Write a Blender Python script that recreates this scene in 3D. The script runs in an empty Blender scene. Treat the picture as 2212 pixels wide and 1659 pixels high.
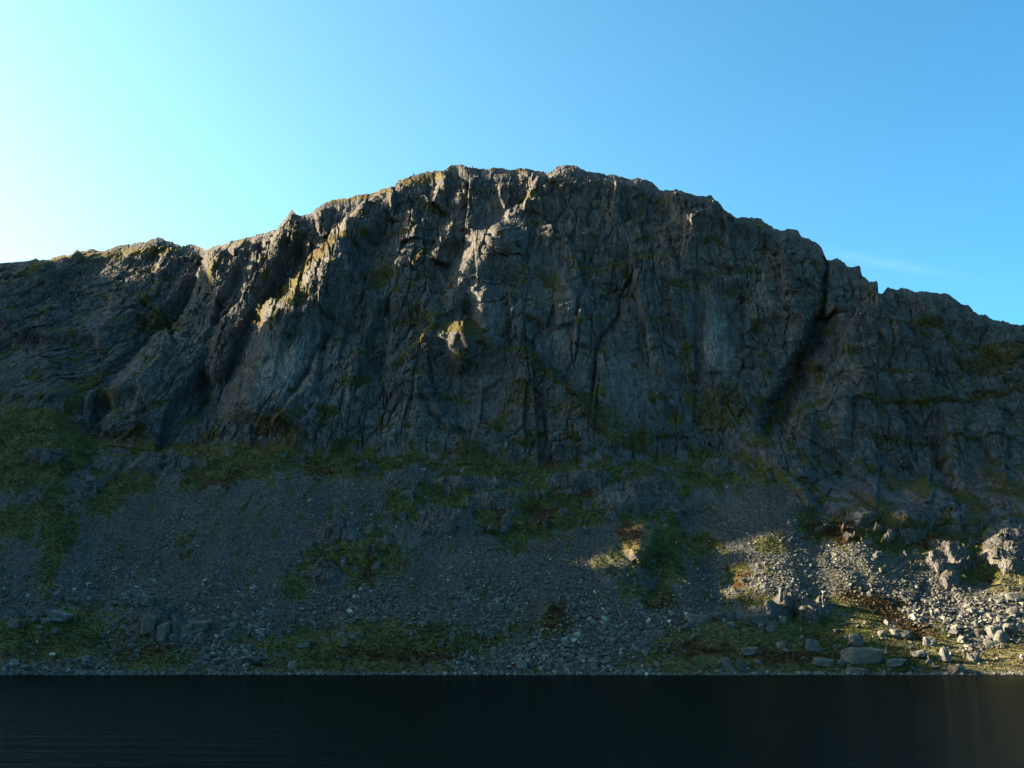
import bpy, bmesh, math, random
import numpy as np
from mathutils import Vector, Matrix, Euler

# ------------------------------------------------------------------ camera, world, sun, exposure
scene = bpy.context.scene
COL = scene.collection
R = math.radians
S = 1024.0 / 2212.0            # note coordinates (2212 wide) -> render pixels
HFOV = R(54.0)
FPX = 512.0 / math.tan(HFOV / 2)
PITCH = R(15.3)
CAMZ = 4.0
SUN_AZ = R(-80.0)              # from +Y towards -X
SUN_EL = R(19.0)
SUN = np.array([math.sin(SUN_AZ) * math.cos(SUN_EL), math.cos(SUN_AZ) * math.cos(SUN_EL), math.sin(SUN_EL)])

cam = bpy.data.cameras.new("camera")
cam.angle = HFOV
cam.clip_start = 0.5
cam.clip_end = 12000
camo = bpy.data.objects.new("camera", cam)
camo.location = (0, 0, CAMZ)
camo.rotation_euler = (R(90) + PITCH, 0, 0)
COL.objects.link(camo)
scene.camera = camo

scene.view_settings.view_transform = 'Standard'
scene.view_settings.look = 'None'
scene.view_settings.exposure = 2.9
scene.view_settings.gamma = 1.0
scene.cycles.use_denoising = True
scene.cycles.max_bounces = 5
scene.cycles.diffuse_bounces = 3
scene.cycles.glossy_bounces = 3
scene.cycles.caustics_reflective = False
scene.cycles.caustics_refractive = False

world = bpy.data.worlds.new("World")
scene.world = world
world.use_nodes = True
wn, wl = world.node_tree.nodes, world.node_tree.links
wn.clear()
w_out = wn.new("ShaderNodeOutputWorld")
w_bg = wn.new("ShaderNodeBackground")
w_sky = wn.new("ShaderNodeTexSky")
w_sky.sky_type = 'NISHITA'
w_sky.sun_disc = False
w_sky.sun_elevation = SUN_EL
w_sky.sun_rotation = SUN_AZ
w_sky.altitude = 480
w_sky.air_density = 1.0
w_sky.dust_density = 1.0
w_sky.ozone_density = 1.0
w_bg.inputs['Strength'].default_value = 0.05
# the air glows towards the low sun and deepens away from it
w_tc = wn.new("ShaderNodeTexCoord")
w_dot = wn.new("ShaderNodeVectorMath"); w_dot.operation = 'DOT_PRODUCT'
wl.new(w_tc.outputs['Generated'], w_dot.inputs[0])
w_dot.inputs[1].default_value = (math.sin(SUN_AZ), math.cos(SUN_AZ), -.25)
w_cmb = wn.new("ShaderNodeCombineXYZ")
for k_, g_ in enumerate((1.38, .60, .28)):
    m_ = wn.new("ShaderNodeMath"); m_.operation = 'MULTIPLY'; wl.new(w_dot.outputs['Value'], m_.inputs[0]); m_.inputs[1].default_value = g_
    e_ = wn.new("ShaderNodeMath"); e_.operation = 'EXPONENT'; wl.new(m_.outputs[0], e_.inputs[0]); wl.new(e_.outputs[0], w_cmb.inputs[k_])
w_tint = wn.new("ShaderNodeVectorMath"); w_tint.operation = 'MULTIPLY'
wl.new(w_sky.outputs[0], w_tint.inputs[0]); w_tint.inputs[1].default_value = (.57, 1.03, 1.06)
w_sc = wn.new("ShaderNodeVectorMath"); w_sc.operation = 'MULTIPLY'
wl.new(w_tint.outputs[0], w_sc.inputs[0]); wl.new(w_cmb.outputs[0], w_sc.inputs[1])
def sky_dir(px, py):
    x = (px * S - 512.0) / FPX; y = (384.0 - py * S) / FPX
    return Vector((x, math.cos(PITCH) - math.sin(PITCH) * y, math.sin(PITCH) + math.cos(PITCH) * y)).normalized()
c_a, c_b = sky_dir(1760, 540), sky_dir(2060, 592)      # where the cirrus begins and ends
c_0 = (c_a + c_b).normalized(); c_1 = (c_b - c_a).normalized(); c_2 = c_0.cross(c_1)
def w_math(op, a, b):
    m = wn.new("ShaderNodeMath"); m.operation = op
    for k, v in enumerate((a, b)):
        if isinstance(v, (int, float)): m.inputs[k].default_value = v
        else: wl.new(v, m.inputs[k])
    return m.outputs[0]
def w_dotv(v):
    d = wn.new("ShaderNodeVectorMath"); d.operation = 'DOT_PRODUCT'
    wl.new(w_tc.outputs['Generated'], d.inputs[0]); d.inputs[1].default_value = v
    return d.outputs['Value']
ca, cb_ = w_dotv(c_1), w_dotv(c_2)
w_no = wn.new("ShaderNodeTexNoise"); w_no.inputs['Scale'].default_value = 22; w_no.inputs['Detail'].default_value = 5
wl.new(w_tc.outputs['Generated'], w_no.inputs['Vector'])
cb_ = w_math('ADD', cb_, w_math('MULTIPLY', w_math('SUBTRACT', w_no.outputs[0], .5), .010))
ca2 = w_math('POWER', w_math('DIVIDE', w_math('ABSOLUTE', ca, 0), .055), 2.0)
cb2 = w_math('POWER', w_math('DIVIDE', w_math('ABSOLUTE', cb_, 0), .0042), 2.0)
w_cl = w_math('MULTIPLY', w_math('EXPONENT', w_math('MULTIPLY', w_math('ADD', ca2, cb2), -1.0), 0), 1.0)
w_add = wn.new("ShaderNodeMix"); w_add.data_type = 'RGBA'; w_add.blend_type = 'ADD'
wl.new(w_cl, w_add.inputs[0]); wl.new(w_sc.outputs[0], w_add.inputs[6]); w_add.inputs[7].default_value = (.20, .17, .13, 1)
wl.new(w_add.outputs[2], w_bg.inputs['Color'])
wl.new(w_bg.outputs[0], w_out.inputs['Surface'])

sun = bpy.data.lights.new("sun", 'SUN')
sun.energy = 5.0
sun.angle = R(0.5)
sun.color = (1.0, 0.84, 0.57)
suno = bpy.data.objects.new("sun", sun)
suno.rotation_euler = Vector((-SUN[0], -SUN[1], -SUN[2])).to_track_quat('-Z', 'Y').to_euler()
suno.location = (-300, 100, 300)
COL.objects.link(suno)

# ------------------------------------------------------------------ helpers
f32 = np.float32
def ray(px, py):
    cx = (px * S - 512.0) / FPX
    cy = (384.0 - py * S) / FPX
    fy = math.cos(PITCH) - math.sin(PITCH) * cy
    fz = math.sin(PITCH) + math.cos(PITCH) * cy
    return cx / fy, fz / fy

def sstep(a, b, x):
    t = np.clip((x - a) / (b - a), 0, 1)
    return t * t * (3 - 2 * t)

def hsh(ix, iy, seed):
    ix = (ix.astype(np.int64) & 0xffffffff).astype(np.uint32)
    iy = (iy.astype(np.int64) & 0xffffffff).astype(np.uint32)
    h = ix * np.uint32(374761393) + iy * np.uint32(668265263) + np.uint32((seed * 2246822519) & 0xffffffff)
    h = (h ^ (h >> np.uint32(15))) * np.uint32(2246822519)
    h = (h ^ (h >> np.uint32(13))) * np.uint32(3266489917)
    return h ^ (h >> np.uint32(16))

def h01(h, k=0):
    if k:
        h = (h ^ np.uint32(k * 0x9E3779B1 & 0xffffffff)) * np.uint32(2654435761)
        h = h ^ (h >> np.uint32(15))
    return (h & np.uint32(0xffffff)).astype(f32) / f32(0xffffff)

def noise(u, v, seed=0):
    """gradient noise, about -1..1"""
    iu = np.floor(u); iv = np.floor(v)
    fu = (u - iu).astype(f32); fv = (v - iv).astype(f32)
    su = fu * fu * fu * (fu * (fu * 6 - 15) + 10); sv = fv * fv * fv * (fv * (fv * 6 - 15) + 10)
    def g(dx, dy):
        a = h01(hsh(iu + dx, iv + dy, seed)) * f32(2 * math.pi)
        return np.cos(a) * (fu - dx) + np.sin(a) * (fv - dy)
    n0 = g(0, 0) * (1 - su) + g(1, 0) * su
    n1 = g(0, 1) * (1 - su) + g(1, 1) * su
    return (n0 * (1 - sv) + n1 * sv) * f32(1.45)

def fbm(u, v, seed=0, octv=4, gain=0.5):
    t = 0; a = 1.0; s = 0
    for k in range(octv):
        t = t + a * noise(u * 2 ** k + 17.3 * k, v * 2 ** k - 9.1 * k, seed + k)
        s += a; a *= gain
    return t / s

def facets(u, v, seed, tilt=0.8):
    """cells with a random height and a random slope each: broken, planar rock. returns height, edge distance, id"""
    iu = np.floor(u); iv = np.floor(v)
    b1 = np.full(u.shape, 9., f32); b2 = b1.copy(); hb = np.zeros(u.shape, np.uint32)
    du = np.zeros(u.shape, f32); dv = du.copy()
    for a in (-1, 0, 1):
        for b in (-1, 0, 1):
            h = hsh(iu + a, iv + b, seed)
            x = (iu + a + 0.1 + 0.8 * h01(h) - u).astype(f32)
            y = (iv + b + 0.1 + 0.8 * h01(h, 1) - v).astype(f32)
            d = x * x + y * y
            m = d < b1
            b2 = np.where(m, b1, np.minimum(b2, d))
            hb = np.where(m, h, hb); du = np.where(m, x, du); dv = np.where(m, y, dv)
            b1 = np.where(m, d, b1)
    z = (h01(hb, 2) - 0.5) * 1.6 + tilt * ((h01(hb, 3) - .5) * 2 * -du + (h01(hb, 4) - .5) * 2 * -dv)
    return z, np.sqrt(b2) - np.sqrt(b1), h01(hb, 5)

def lut(pts):
    p = np.array(pts, float)
    return lambda x: np.interp(x, p[:, 0], p[:, 1])

def tag(o, label, cat=None, group=None, kind=None):
    o['label'] = label
    if cat: o['category'] = cat
    if group: o['group'] = group
    if kind: o['kind'] = kind
    return o

def mesh_np(name, verts, quads, mat, smooth=False):
    me = bpy.data.meshes.new(name)
    n = len(quads); k = quads.shape[1]
    me.vertices.add(len(verts)); me.vertices.foreach_set('co', np.ascontiguousarray(verts, f32).ravel())
    me.loops.add(n * k); me.loops.foreach_set('vertex_index', np.ascontiguousarray(quads, np.int32).ravel())
    me.polygons.add(n)
    me.polygons.foreach_set('loop_start', np.arange(0, n * k, k, dtype=np.int32))
    me.polygons.foreach_set('loop_total', np.full(n, k, np.int32))
    me.polygons.foreach_set('use_smooth', np.full(n, smooth, bool) if np.isscalar(smooth) or isinstance(smooth, bool) else smooth)
    me.update(calc_edges=True)
    me.validate()
    me.materials.append(mat)
    o = bpy.data.objects.new(name, me)
    COL.objects.link(o)
    return o

# ------------------------------------------------------------------ materials
class NT:
    def __init__(s, name):
        s.m = bpy.data.materials.new(name); s.m.use_nodes = True
        s.n, s.l = s.m.node_tree.nodes, s.m.node_tree.links
        s.n.clear()
        s.out = s.n.new("ShaderNodeOutputMaterial"); s.b = s.n.new("ShaderNodeBsdfPrincipled")
        s.l.new(s.b.outputs[0], s.out.inputs['Surface'])
        s.tc = s.n.new("ShaderNodeTexCoord")
    def lk(s, a, i):
        if hasattr(a, 'type') and hasattr(a, 'links'): s.l.new(a, i)
        else: i.default_value = a if not isinstance(a, tuple) or len(a) == 4 or i.type == 'VECTOR' else (*a, 1)
    def map(s, sc, coord='Object', loc=(0, 0, 0)):
        m = s.n.new("ShaderNodeMapping"); s.l.new(s.tc.outputs[coord], m.inputs[0])
        m.inputs['Scale'].default_value = sc; m.inputs['Location'].default_value = loc
        return m.outputs[0]
    def noise(s, sc, vec=None, det=6, rough=.6):
        t = s.n.new("ShaderNodeTexNoise"); t.inputs['Scale'].default_value = sc
        t.inputs['Detail'].default_value = det; t.inputs['Roughness'].default_value = rough
        s.l.new(vec if vec is not None else s.tc.outputs['Object'], t.inputs['Vector'])
        return t.outputs[0]
    def vor(s, sc, vec=None, feat='F1', out='Color'):
        t = s.n.new("ShaderNodeTexVoronoi"); t.feature = feat; t.inputs['Scale'].default_value = sc
        s.l.new(vec if vec is not None else s.tc.outputs['Object'], t.inputs['Vector'])
        return t.outputs[out]
    def attr(s, name):
        a = s.n.new("ShaderNodeAttribute"); a.attribute_name = name
        return a.outputs['Fac']
    def ramp(s, fac, stops, interp='LINEAR'):
        r = s.n.new("ShaderNodeValToRGB"); r.color_ramp.interpolation = interp
        e = r.color_ramp.elements
        while len(e) < len(stops): e.new(0.5)
        for k, (p, c) in enumerate(stops):
            e[k].position = p; e[k].color = (*c, 1) if isinstance(c, tuple) else (c, c, c, 1)
        s.lk(fac, r.inputs[0])
        return r.outputs[0]
    def mix(s, f, a, b, mode='MIX'):
        m = s.n.new("ShaderNodeMix"); m.data_type = 'RGBA'; m.blend_type = mode; m.clamp_factor = True
        s.lk(f, m.inputs[0]); s.lk(a, m.inputs[6]); s.lk(b, m.inputs[7])
        return m.outputs[2]
    def math(s, op, a, b=0.0, clamp=False):
        m = s.n.new("ShaderNodeMath"); m.operation = op; m.use_clamp = clamp
        s.lk(a, m.inputs[0]); s.lk(b, m.inputs[1])
        return m.outputs[0]
    def bump(s, h, dist, strength=1.0):
        b = s.n.new("ShaderNodeBump"); b.inputs['Distance'].default_value = dist
        b.inputs['Strength'].default_value = strength
        s.lk(h, b.inputs['Height']); s.l.new(b.outputs[0], s.b.inputs['Normal'])

def rock_colour(t):
    """grey volcanic rock: broad tone, vertical weeps, lichen, darker joints"""
    big = t.noise(0.045, det=5)
    fine = t.noise(0.7, det=8, rough=.7)
    base = t.ramp(big, [(.30, (.039, .037, .0375)), (.5, (.057, .0535, .0530)), (.72, (.082, .076, .074))])
    base = t.mix(t.ramp(fine, [(.34, 0.0), (.66, 1.0)]), base, t.mix(.6, base, (.135, .126, .118)))
    st = t.noise(1.0, t.map((.30, .12, .035)), det=5)
    base = t.mix(t.ramp(st, [(.52, 0.0), (.74, .45)]), base, (.125, .119, .117))
    base = t.mix(t.ramp(t.noise(1.0, t.map((.36, .12, .04), loc=(31, 9, 4))), [(.52, 0.0), (.66, .8)]), base, (.032, .031, .031))
    lich = t.noise(.16, det=8, rough=.75)
    base = t.mix(t.ramp(lich, [(.48, 0.0), (.66, .6)]), base, (.042, .043, .028))
    # block by block tone, split by joints
    vb = t.map((.42, .42, .20))
    cell = t.ramp(t.vor(1.0, vb), [(0, 0.0), (1, 1.0)])
    sv = t.math('ADD', .70, t.math('MULTIPLY', cell, .60))
    cb = t.n.new("ShaderNodeCombineColor")
    for k in range(3): t.l.new(sv, cb.inputs[k])
    base = t.mix(1.0, base, cb.outputs[0], 'MULTIPLY')
    base = t.mix(1.0, base, (1.13, 1.09, 1.11), 'MULTIPLY')
    joint = t.ramp(t.vor(1.0, vb, 'DISTANCE_TO_EDGE', 'Distance'), [(0, 0.0), (.09, 1.0)])
    joint2 = t.ramp(t.vor(1.0, t.map((1.3, 1.3, .7)), 'DISTANCE_TO_EDGE', 'Distance'), [(0, 0.0), (.12, 1.0)])
    return base, t.math('ADD', fine, t.math('ADD', t.math('MULTIPLY', joint, .8), t.math('MULTIPLY', joint2, .22)))

def make_terrain_mat():
    t = NT("fell_rock_and_grass")
    g, sc, ru, pa = (t.attr(k) for k in ('grass', 'scree', 'rust', 'pale'))
    base, fine = rock_colour(t)
    # quartzy pale walls, streaked downwards
    pst = t.noise(1.0, t.map((.8, .3, .11)), det=9, rough=.75)
    base = t.mix(t.math('MULTIPLY', pa, t.ramp(pst, [(.44, 0.0), (.56, .95)])), base, (.200, .180, .160))
    # scree: stone by stone tone
    stone = t.vor(1.5)
    sr = t.ramp(t.noise(1.0, t.map((.07, .018, .03)), det=6, rough=.65), [(.32, (.046, .045, .041)), (.55, (.070, .067, .060)), (.72, (.100, .096, .086))])
    sval = t.math('ADD', .55, t.math('MULTIPLY', t.ramp(stone, [(0, 0.0), (1, 1.0)]), .9))
    cb = t.n.new("ShaderNodeCombineColor")
    for k in range(3): t.l.new(sval, cb.inputs[k])
    sr = t.mix(1.0, sr, cb.outputs[0], 'MULTIPLY')
    base = t.mix(sc, base, sr)
    # turf and dead bracken
    gn = t.noise(.11, det=7, rough=.65); gf = t.noise(1.1, det=6, rough=.7)
    gcol = t.ramp(gn, [(.28, (.024, .026, .008)), (.44, (.052, .056, .013)), (.58, (.090, .092, .021)), (.75, (.135, .115, .038))])
    gcol = t.mix(t.ramp(gf, [(.35, .55), (.62, 0.0)]), gcol, (.016, .019, .008))
    rcol = t.ramp(t.noise(.5, det=6), [(.3, (.034, .018, .008)), (.7, (.095, .048, .018))])
    gcol = t.mix(t.attr('dry'), gcol, t.ramp(t.noise(.8, det=6), [(.3, (.082, .072, .032)), (.7, (.190, .158, .076))]))
    gcol = t.mix(ru, gcol, rcol)
    edge = t.math('ADD', g, t.math('MULTIPLY', t.math('SUBTRACT', t.noise(.55, det=7, rough=.7), .5), 1.3))
    base = t.mix(t.ramp(edge, [(.40, 0.0), (.58, 1.0)]), base, gcol)
    t.l.new(base, t.b.inputs['Base Color'])
    t.b.inputs['Roughness'].default_value = .93
    t.b.inputs['Specular IOR Level'].default_value = .12
    hb = t.math('ADD', t.math('MULTIPLY', fine, .8), t.math('MULTIPLY', t.noise(2.6, det=4), .4))
    t.bump(hb, .8, 1.0)
    return t.m

def make_stone_mat():
    t = NT("weathered_boulder_stone")
    oi = t.n.new("ShaderNodeObjectInfo")
    n1 = t.noise(2.5, t.map((1, 1, 1), 'Object'), det=8, rough=.7)
    c = t.ramp(n1, [(.3, (.048, .046, .041)), (.5, (.076, .073, .065)), (.7, (.122, .116, .102))])
    c = t.mix(t.ramp(t.noise(7., det=7, rough=.7), [(.5, 0.0), (.68, .7)]), c, (.15, .14, .124))
    c = t.mix(t.ramp(t.noise(5., t.map((1, 1, 1), loc=(40, 3, 7)), det=6), [(.55, 0.0), (.7, .6)]), c, (.045, .047, .032))
    v = t.math('ADD', .72, t.math('MULTIPLY', oi.outputs['Random'], .5))
    cb = t.n.new("ShaderNodeCombineColor")
    for k in range(3): t.l.new(v, cb.inputs[k])
    c = t.mix(1.0, c, cb.outputs[0], 'MULTIPLY')
    t.l.new(c, t.b.inputs['Base Color'])
    t.b.inputs['Roughness'].default_value = .9
    t.b.inputs['Specular IOR Level'].default_value = .15
    t.bump(t.noise(6., det=7, rough=.7), .06, .8)
    return t.m

def make_scree_mat():
    t = NT("scree_stone")
    a = t.attr('tone')
    c = t.ramp(a, [(0, (.044, .042, .037)), (.5, (.080, .075, .067)), (.82, (.160, .150, .131)), (1, (.34, .32, .28))])
    c = t.mix(t.ramp(t.noise(1.1, det=5), [(.45, 0.0), (.7, .5)]), c, (.05, .049, .042))
    t.l.new(c, t.b.inputs['Base Color'])
    t.b.inputs['Roughness'].default_value = .9
    t.b.inputs['Specular IOR Level'].default_value = .15
    return t.m

def make_water_mat():
    t = NT("dark_tarn_water")
    n1 = t.noise(1.0, t.map((1.1, 1.6, 1)), det=5, rough=.6)
    n2 = t.noise(1.0, t.map((3.0, 5.5, 1)), det=3, rough=.6)
    n3 = t.noise(1.0, t.map((.10, .50, 1)), det=4)
    b = t.n.new("ShaderNodeBump"); b.inputs['Distance'].default_value = .09
    t.l.new(t.math('ADD', t.math('ADD', t.math('MULTIPLY', n1, 1.5), t.math('MULTIPLY', n2, .3)), t.math('MULTIPLY', n3, 2.6)), b.inputs['Height'])
    d = t.n.new("ShaderNodeBsdfDiffuse"); d.inputs['Color'].default_value = (.0016, .0036, .0038, 1)
    g = t.n.new("ShaderNodeBsdfGlossy"); g.inputs['Roughness'].default_value = .07; g.inputs['Color'].default_value = (.86, .92, .82, 1)
    f = t.n.new("ShaderNodeFresnel"); f.inputs['IOR'].default_value = 1.33
    for q in (d, g, f): t.l.new(b.outputs[0], q.inputs['Normal'])
    mx = t.n.new("ShaderNodeMixShader"); t.l.new(t.math('MULTIPLY', f.outputs[0], .29), mx.inputs[0])   # ripples too small to model face the viewer and mirror less
    t.l.new(d.outputs[0], mx.inputs[1]); t.l.new(g.outputs[0], mx.inputs[2]); t.l.new(mx.outputs[0], t.out.inputs['Surface'])
    t.n.remove(t.b)
    return t.m

M_TERRAIN = make_terrain_mat(); M_STONE = make_stone_mat(); M_SCREE = make_scree_mat(); M_WATER = make_water_mat()

# ------------------------------------------------------------------ the fell: control lines (note coordinates) and distances (metres)
CREST = [(-700, 640), (-350, 600), (-120, 580), (0, 569), (55, 565), (78, 558), (100, 562), (130, 554), (160, 551), (168, 540), (173, 543), (200, 540),
 (227, 541), (267, 528), (297, 522), (317, 522), (328, 517), (347, 516), (367, 522), (390, 530), (410, 528), (427, 531), (445, 540), (467, 533),
 (493, 527), (503, 518), (520, 514), (537, 513), (553, 508), (580, 503), (597, 497), (605, 486), (616, 474), (624, 462), (630, 455), (634, 457), (640, 465),
 (650, 468), (670, 463), (680, 452), (700, 440), (720, 430), (745, 428), (762, 423), (770, 419), (797, 419), (815, 413), (840, 409), (854, 399),
 (860, 389), (890, 380), (937, 369), (957, 367), (970, 357), (980, 353), (1000, 355), (1010, 363), (1047, 363), (1087, 363), (1100, 368),
 (1114, 365), (1134, 364), (1174, 373), (1182, 381), (1192, 373), (1207, 363), (1227, 358), (1240, 361), (1267, 373), (1287, 378), (1324, 380),
 (1344, 384), (1364, 389), (1374, 383), (1407, 394), (1424, 408), (1437, 412), (1464, 412), (1474, 416), (1502, 427), (1525, 429), (1535, 425),
 (1542, 434), (1553, 441), (1563, 456), (1590, 472), (1615, 471), (1645, 474), (1672, 491), (1688, 496), (1705, 494), (1722, 496), (1732, 512),
 (1762, 524), (1775, 537), (1782, 554), (1787, 564), (1808, 561), (1825, 567), (1828, 574), (1848, 577), (1857, 575), (1862, 596), (1878, 607),
 (1896, 608), (1898, 631), (1905, 631), (1918, 621), (1938, 627), (1945, 622), (1958, 622), (1975, 632), (1995, 630), (2025, 635), (2048, 637),
 (2062, 647), (2075, 659), (2092, 661), (2115, 681), (2128, 681), (2145, 694), (2185, 699), (2212, 701), (2350, 735), (2600, 790), (2900, 860)]
BASE = [(-700, 900), (-300, 900), (0, 875), (120, 890), (200, 960), (380, 978), (520, 960), (600, 978), (720, 992), (860, 985), (1000, 1008),
 (1180, 1010), (1440, 1005), (1530, 1003), (1600, 990), (1680, 1015), (1720, 1095), (1800, 1130), (1940, 1145), (2100, 1138), (2212, 1110), (2600, 1120), (2900, 1130)]
YB = [(-700, 470), (-300, 470), (0, 475), (200, 460), (420, 440), (600, 425), (1000, 420), (1300, 425), (1500, 440), (1600, 448), (1700, 405), (1800, 384),
 (1900, 384), (2212, 398), (2600, 430), (2900, 440)]
YC = [(-700, 640), (0, 640), (430, 610), (480, 575), (680, 545), (980, 540), (1230, 535), (1480, 522), (1780, 515), (1900, 500), (2212, 520), (2900, 560)]
SHORE_P = 1458.0
def slut(pts, wd):
    g = np.arange(-900.0, 3100.0, 5.0); p = np.array(pts, float)
    y = np.interp(g, p[:, 0], p[:, 1]); n = int(wd / 5) | 1
    k = np.hanning(n + 2)[1:-1]; k /= k.sum()
    y = np.convolve(np.pad(y, n // 2, mode='edge'), k, 'valid')
    return lambda x: np.interp(x, g, y)
crest_f, base_f, yb_f, yc_f = lut(CREST), slut(BASE, 160), slut(YB, 240), slut(YC, 60)

PX0, PX1, STEP = -470.0, 2690.0, 1.6
px1 = np.arange(PX0, PX1, STEP)
NL, NU = 320, 400
NC = len(px1)
bs = base_f(px1) + 10 * fbm(px1 / 80, px1 * 0 + .3, 961, 2)
cr = crest_f(px1); cr0 = slut(CREST, 90)(px1)
def blocks1(x, wd, seed):            # random steps with a little slope each: broken blocks along the skyline
    i = np.floor(x / wd + .35 * np.sin(x / wd * 1.7)); return h01(hsh(i, i * 0, seed)) - .5 + (h01(hsh(i, i * 0, seed + 1)) - .5) * .8 * (x / wd - i)
_q = 1 - np.exp(-((px1 - 632) / 22) ** 2)
cr = cr + _q * (2.4 * blocks1(px1, 11, 71) + 1.4 * blocks1(px1, 5, 73) + 2.6 * blocks1(px1, 27, 75))
tl = np.linspace(0, 1, NL, endpoint=False)[:, None]
tu = np.linspace(0, 1, NU)[:, None]
sh = SHORE_P + (.26 * fbm(px1 / 130, px1 * 0 + .5, 951, 3))
PYl = sh[None] + (bs[None] - sh[None]) * tl
PYu = bs[None] + (cr[None] - bs[None]) * tu
PX = np.repeat(px1[None], NL + NU, 0)
PY = np.vstack([PYl, PYu])
ex, ez = ray(PX, PY)
# lower slope: a concave apron from the water's edge up to the foot of the crag
ezs = ez[0]; Ys = -CAMZ / ezs
Yb = yb_f(px1); Yc = yc_f(px1)
ezb = ray(px1, bs)[1]; zb = CAMZ + Yb * ezb
A, B = .62, .38
e = ez[:NL]
bq = zb * A - e * (Yb - Ys)
cq = -(CAMZ + Ys * e)
w = (-bq + np.sqrt(np.maximum(bq * bq - 4 * zb * B * cq, 0))) / (2 * zb * B)
Ylow = Ys + w * (Yb - Ys)
ts = (PYu - bs[None]) / (cr0 - bs)[None]
Ybc = np.where(px1 > 1500, slut([(1500, 444), (1620, 447), (1760, 432), (1900, 426), (2212, 446), (2600, 480), (2900, 490)], 200)(px1), Yb)
Yup = Yb + (Ybc - Yb) * sstep(0, .30, ts) + (Yc - Ybc) * (.80 * ts + .20 * ts ** 3)
Y = np.vstack([Ylow, Yup])
print("base slope", zb[::200].round(), Ys[0].round())
# surface coordinates in metres (along x, and up the slope)
dY = np.diff(Y, axis=0); dZ = np.diff(Y * ez, axis=0)
V = np.vstack([np.zeros((1, NC)), np.cumsum(np.sqrt(dY ** 2 + dZ ** 2), 0)])
V[NL:] = 100 + Y[NL:] * ez[NL:] * 1.2
U = ex * Y
U = U.astype(f32); V = V.astype(f32)
PXf = PX.astype(f32); PYf = PY.astype(f32)
WOB1 = fbm(PXf / 42, PYf / 42, 5, 4); WOB2 = fbm(PXf / 42, PYf / 42, 25, 4)
CRAG = np.vstack([np.zeros((NL, NC)), np.ones((NU, NC))]).astype(f32)
TU = np.vstack([tl - 1 + np.zeros((1, NC)), tu + np.zeros((1, NC))]).astype(f32)    # -1..0 apron, 0..1 crag

def sdist(pts, wob=7.0):
    """signed distance (right of a line that runs down = positive) and the fraction along it"""
    x = PXf + wob * WOB1; y = PYf + wob * WOB2
    P = np.array(pts, float)
    L = np.sqrt(((P[1:] - P[:-1]) ** 2).sum(1)); cum = np.concatenate([[0], np.cumsum(L)])
    best = np.full(x.shape, 1e9, f32); sd = best.copy(); fr = np.zeros(x.shape, f32)
    for i in range(len(L)):
        a = P[i]; d = (P[i + 1] - a) / L[i]
        rx, ry = x - a[0], y - a[1]
        t = np.clip(rx * d[0] + ry * d[1], 0, L[i])
        dd = np.hypot(rx - t * d[0], ry - t * d[1])
        c = -(d[0] * ry - d[1] * rx)
        m = dd < best
        best = np.where(m, dd, best); sd = np.where(m, np.sign(c) * dd, sd); fr = np.where(m, (cum[i] + t) / cum[-1], fr)
    return sd.astype(f32), fr.astype(f32)

OFF = np.zeros(PX.shape, f32)                 # metres towards the viewer
def step(pts, amp, decay, tw=4, side=1, t0=.12, t1=.12, wob=7.0):
    global OFF
    sd, fr = sdist(pts, wob)
    sd = sd * side
    prof = sstep(-tw, 0, sd) * (1 - sstep(0, decay, sd))
    tap = (sstep(0, t0, fr) if t0 else 1) * (1 - sstep(1 - t1, 1, fr) if t1 else 1)
    OFF = OFF + (amp * prof * tap).astype(f32)
def groove(pts, depth, width, t0=.15, t1=.15, wob=7.0):
    global OFF
    sd, fr = sdist(pts, wob)
    tap = (sstep(0, t0, fr) if t0 else 1) * (1 - sstep(1 - t1, 1, fr) if t1 else 1)
    OFF = OFF - (depth * np.exp(-(sd / width) ** 2) * tap).astype(f32)
def bump(cx, cy, rx, ry, amp, rot=0., pw=1.5):
    global OFF
    c, s = math.cos(R(rot)), math.sin(R(rot))
    x = PXf + 8 * WOB1 - cx; y = PYf + 8 * WOB2 - cy
    d = np.sqrt(((x * c + y * s) / rx) ** 2 + ((-x * s + y * c) / ry) ** 2)
    OFF = OFF + (amp * np.clip(1 - d ** pw, 0, 1) ** .8).astype(f32)
WOB3 = fbm(PXf / 13 + PYf / 30, PYf / 11, 45, 4); WOB4 = fbm(PXf / 13, PYf / 11, 55, 4)
def blob(cx, cy, rx, ry, rot=0., soft=.45, wob=30.0):
    c, s = math.cos(R(rot)), math.sin(R(rot))
    x = PXf + wob * WOB1 + .55 * wob * WOB3 - cx; y = PYf + wob * .8 * WOB2 + .4 * wob * WOB4 - cy
    d = np.sqrt(((x * c + y * s) / rx) ** 2 + ((-x * s + y * c) / ry) ** 2)
    return (1 - sstep(1 - soft, 1 + soft, d)).astype(f32)
def along(pts, width, wob=9.0):
    sd, fr = sdist(pts, wob)
    return (np.exp(-(sd / width) ** 2) * sstep(0, .08, fr) * (1 - sstep(.92, 1, fr))).astype(f32)

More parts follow.
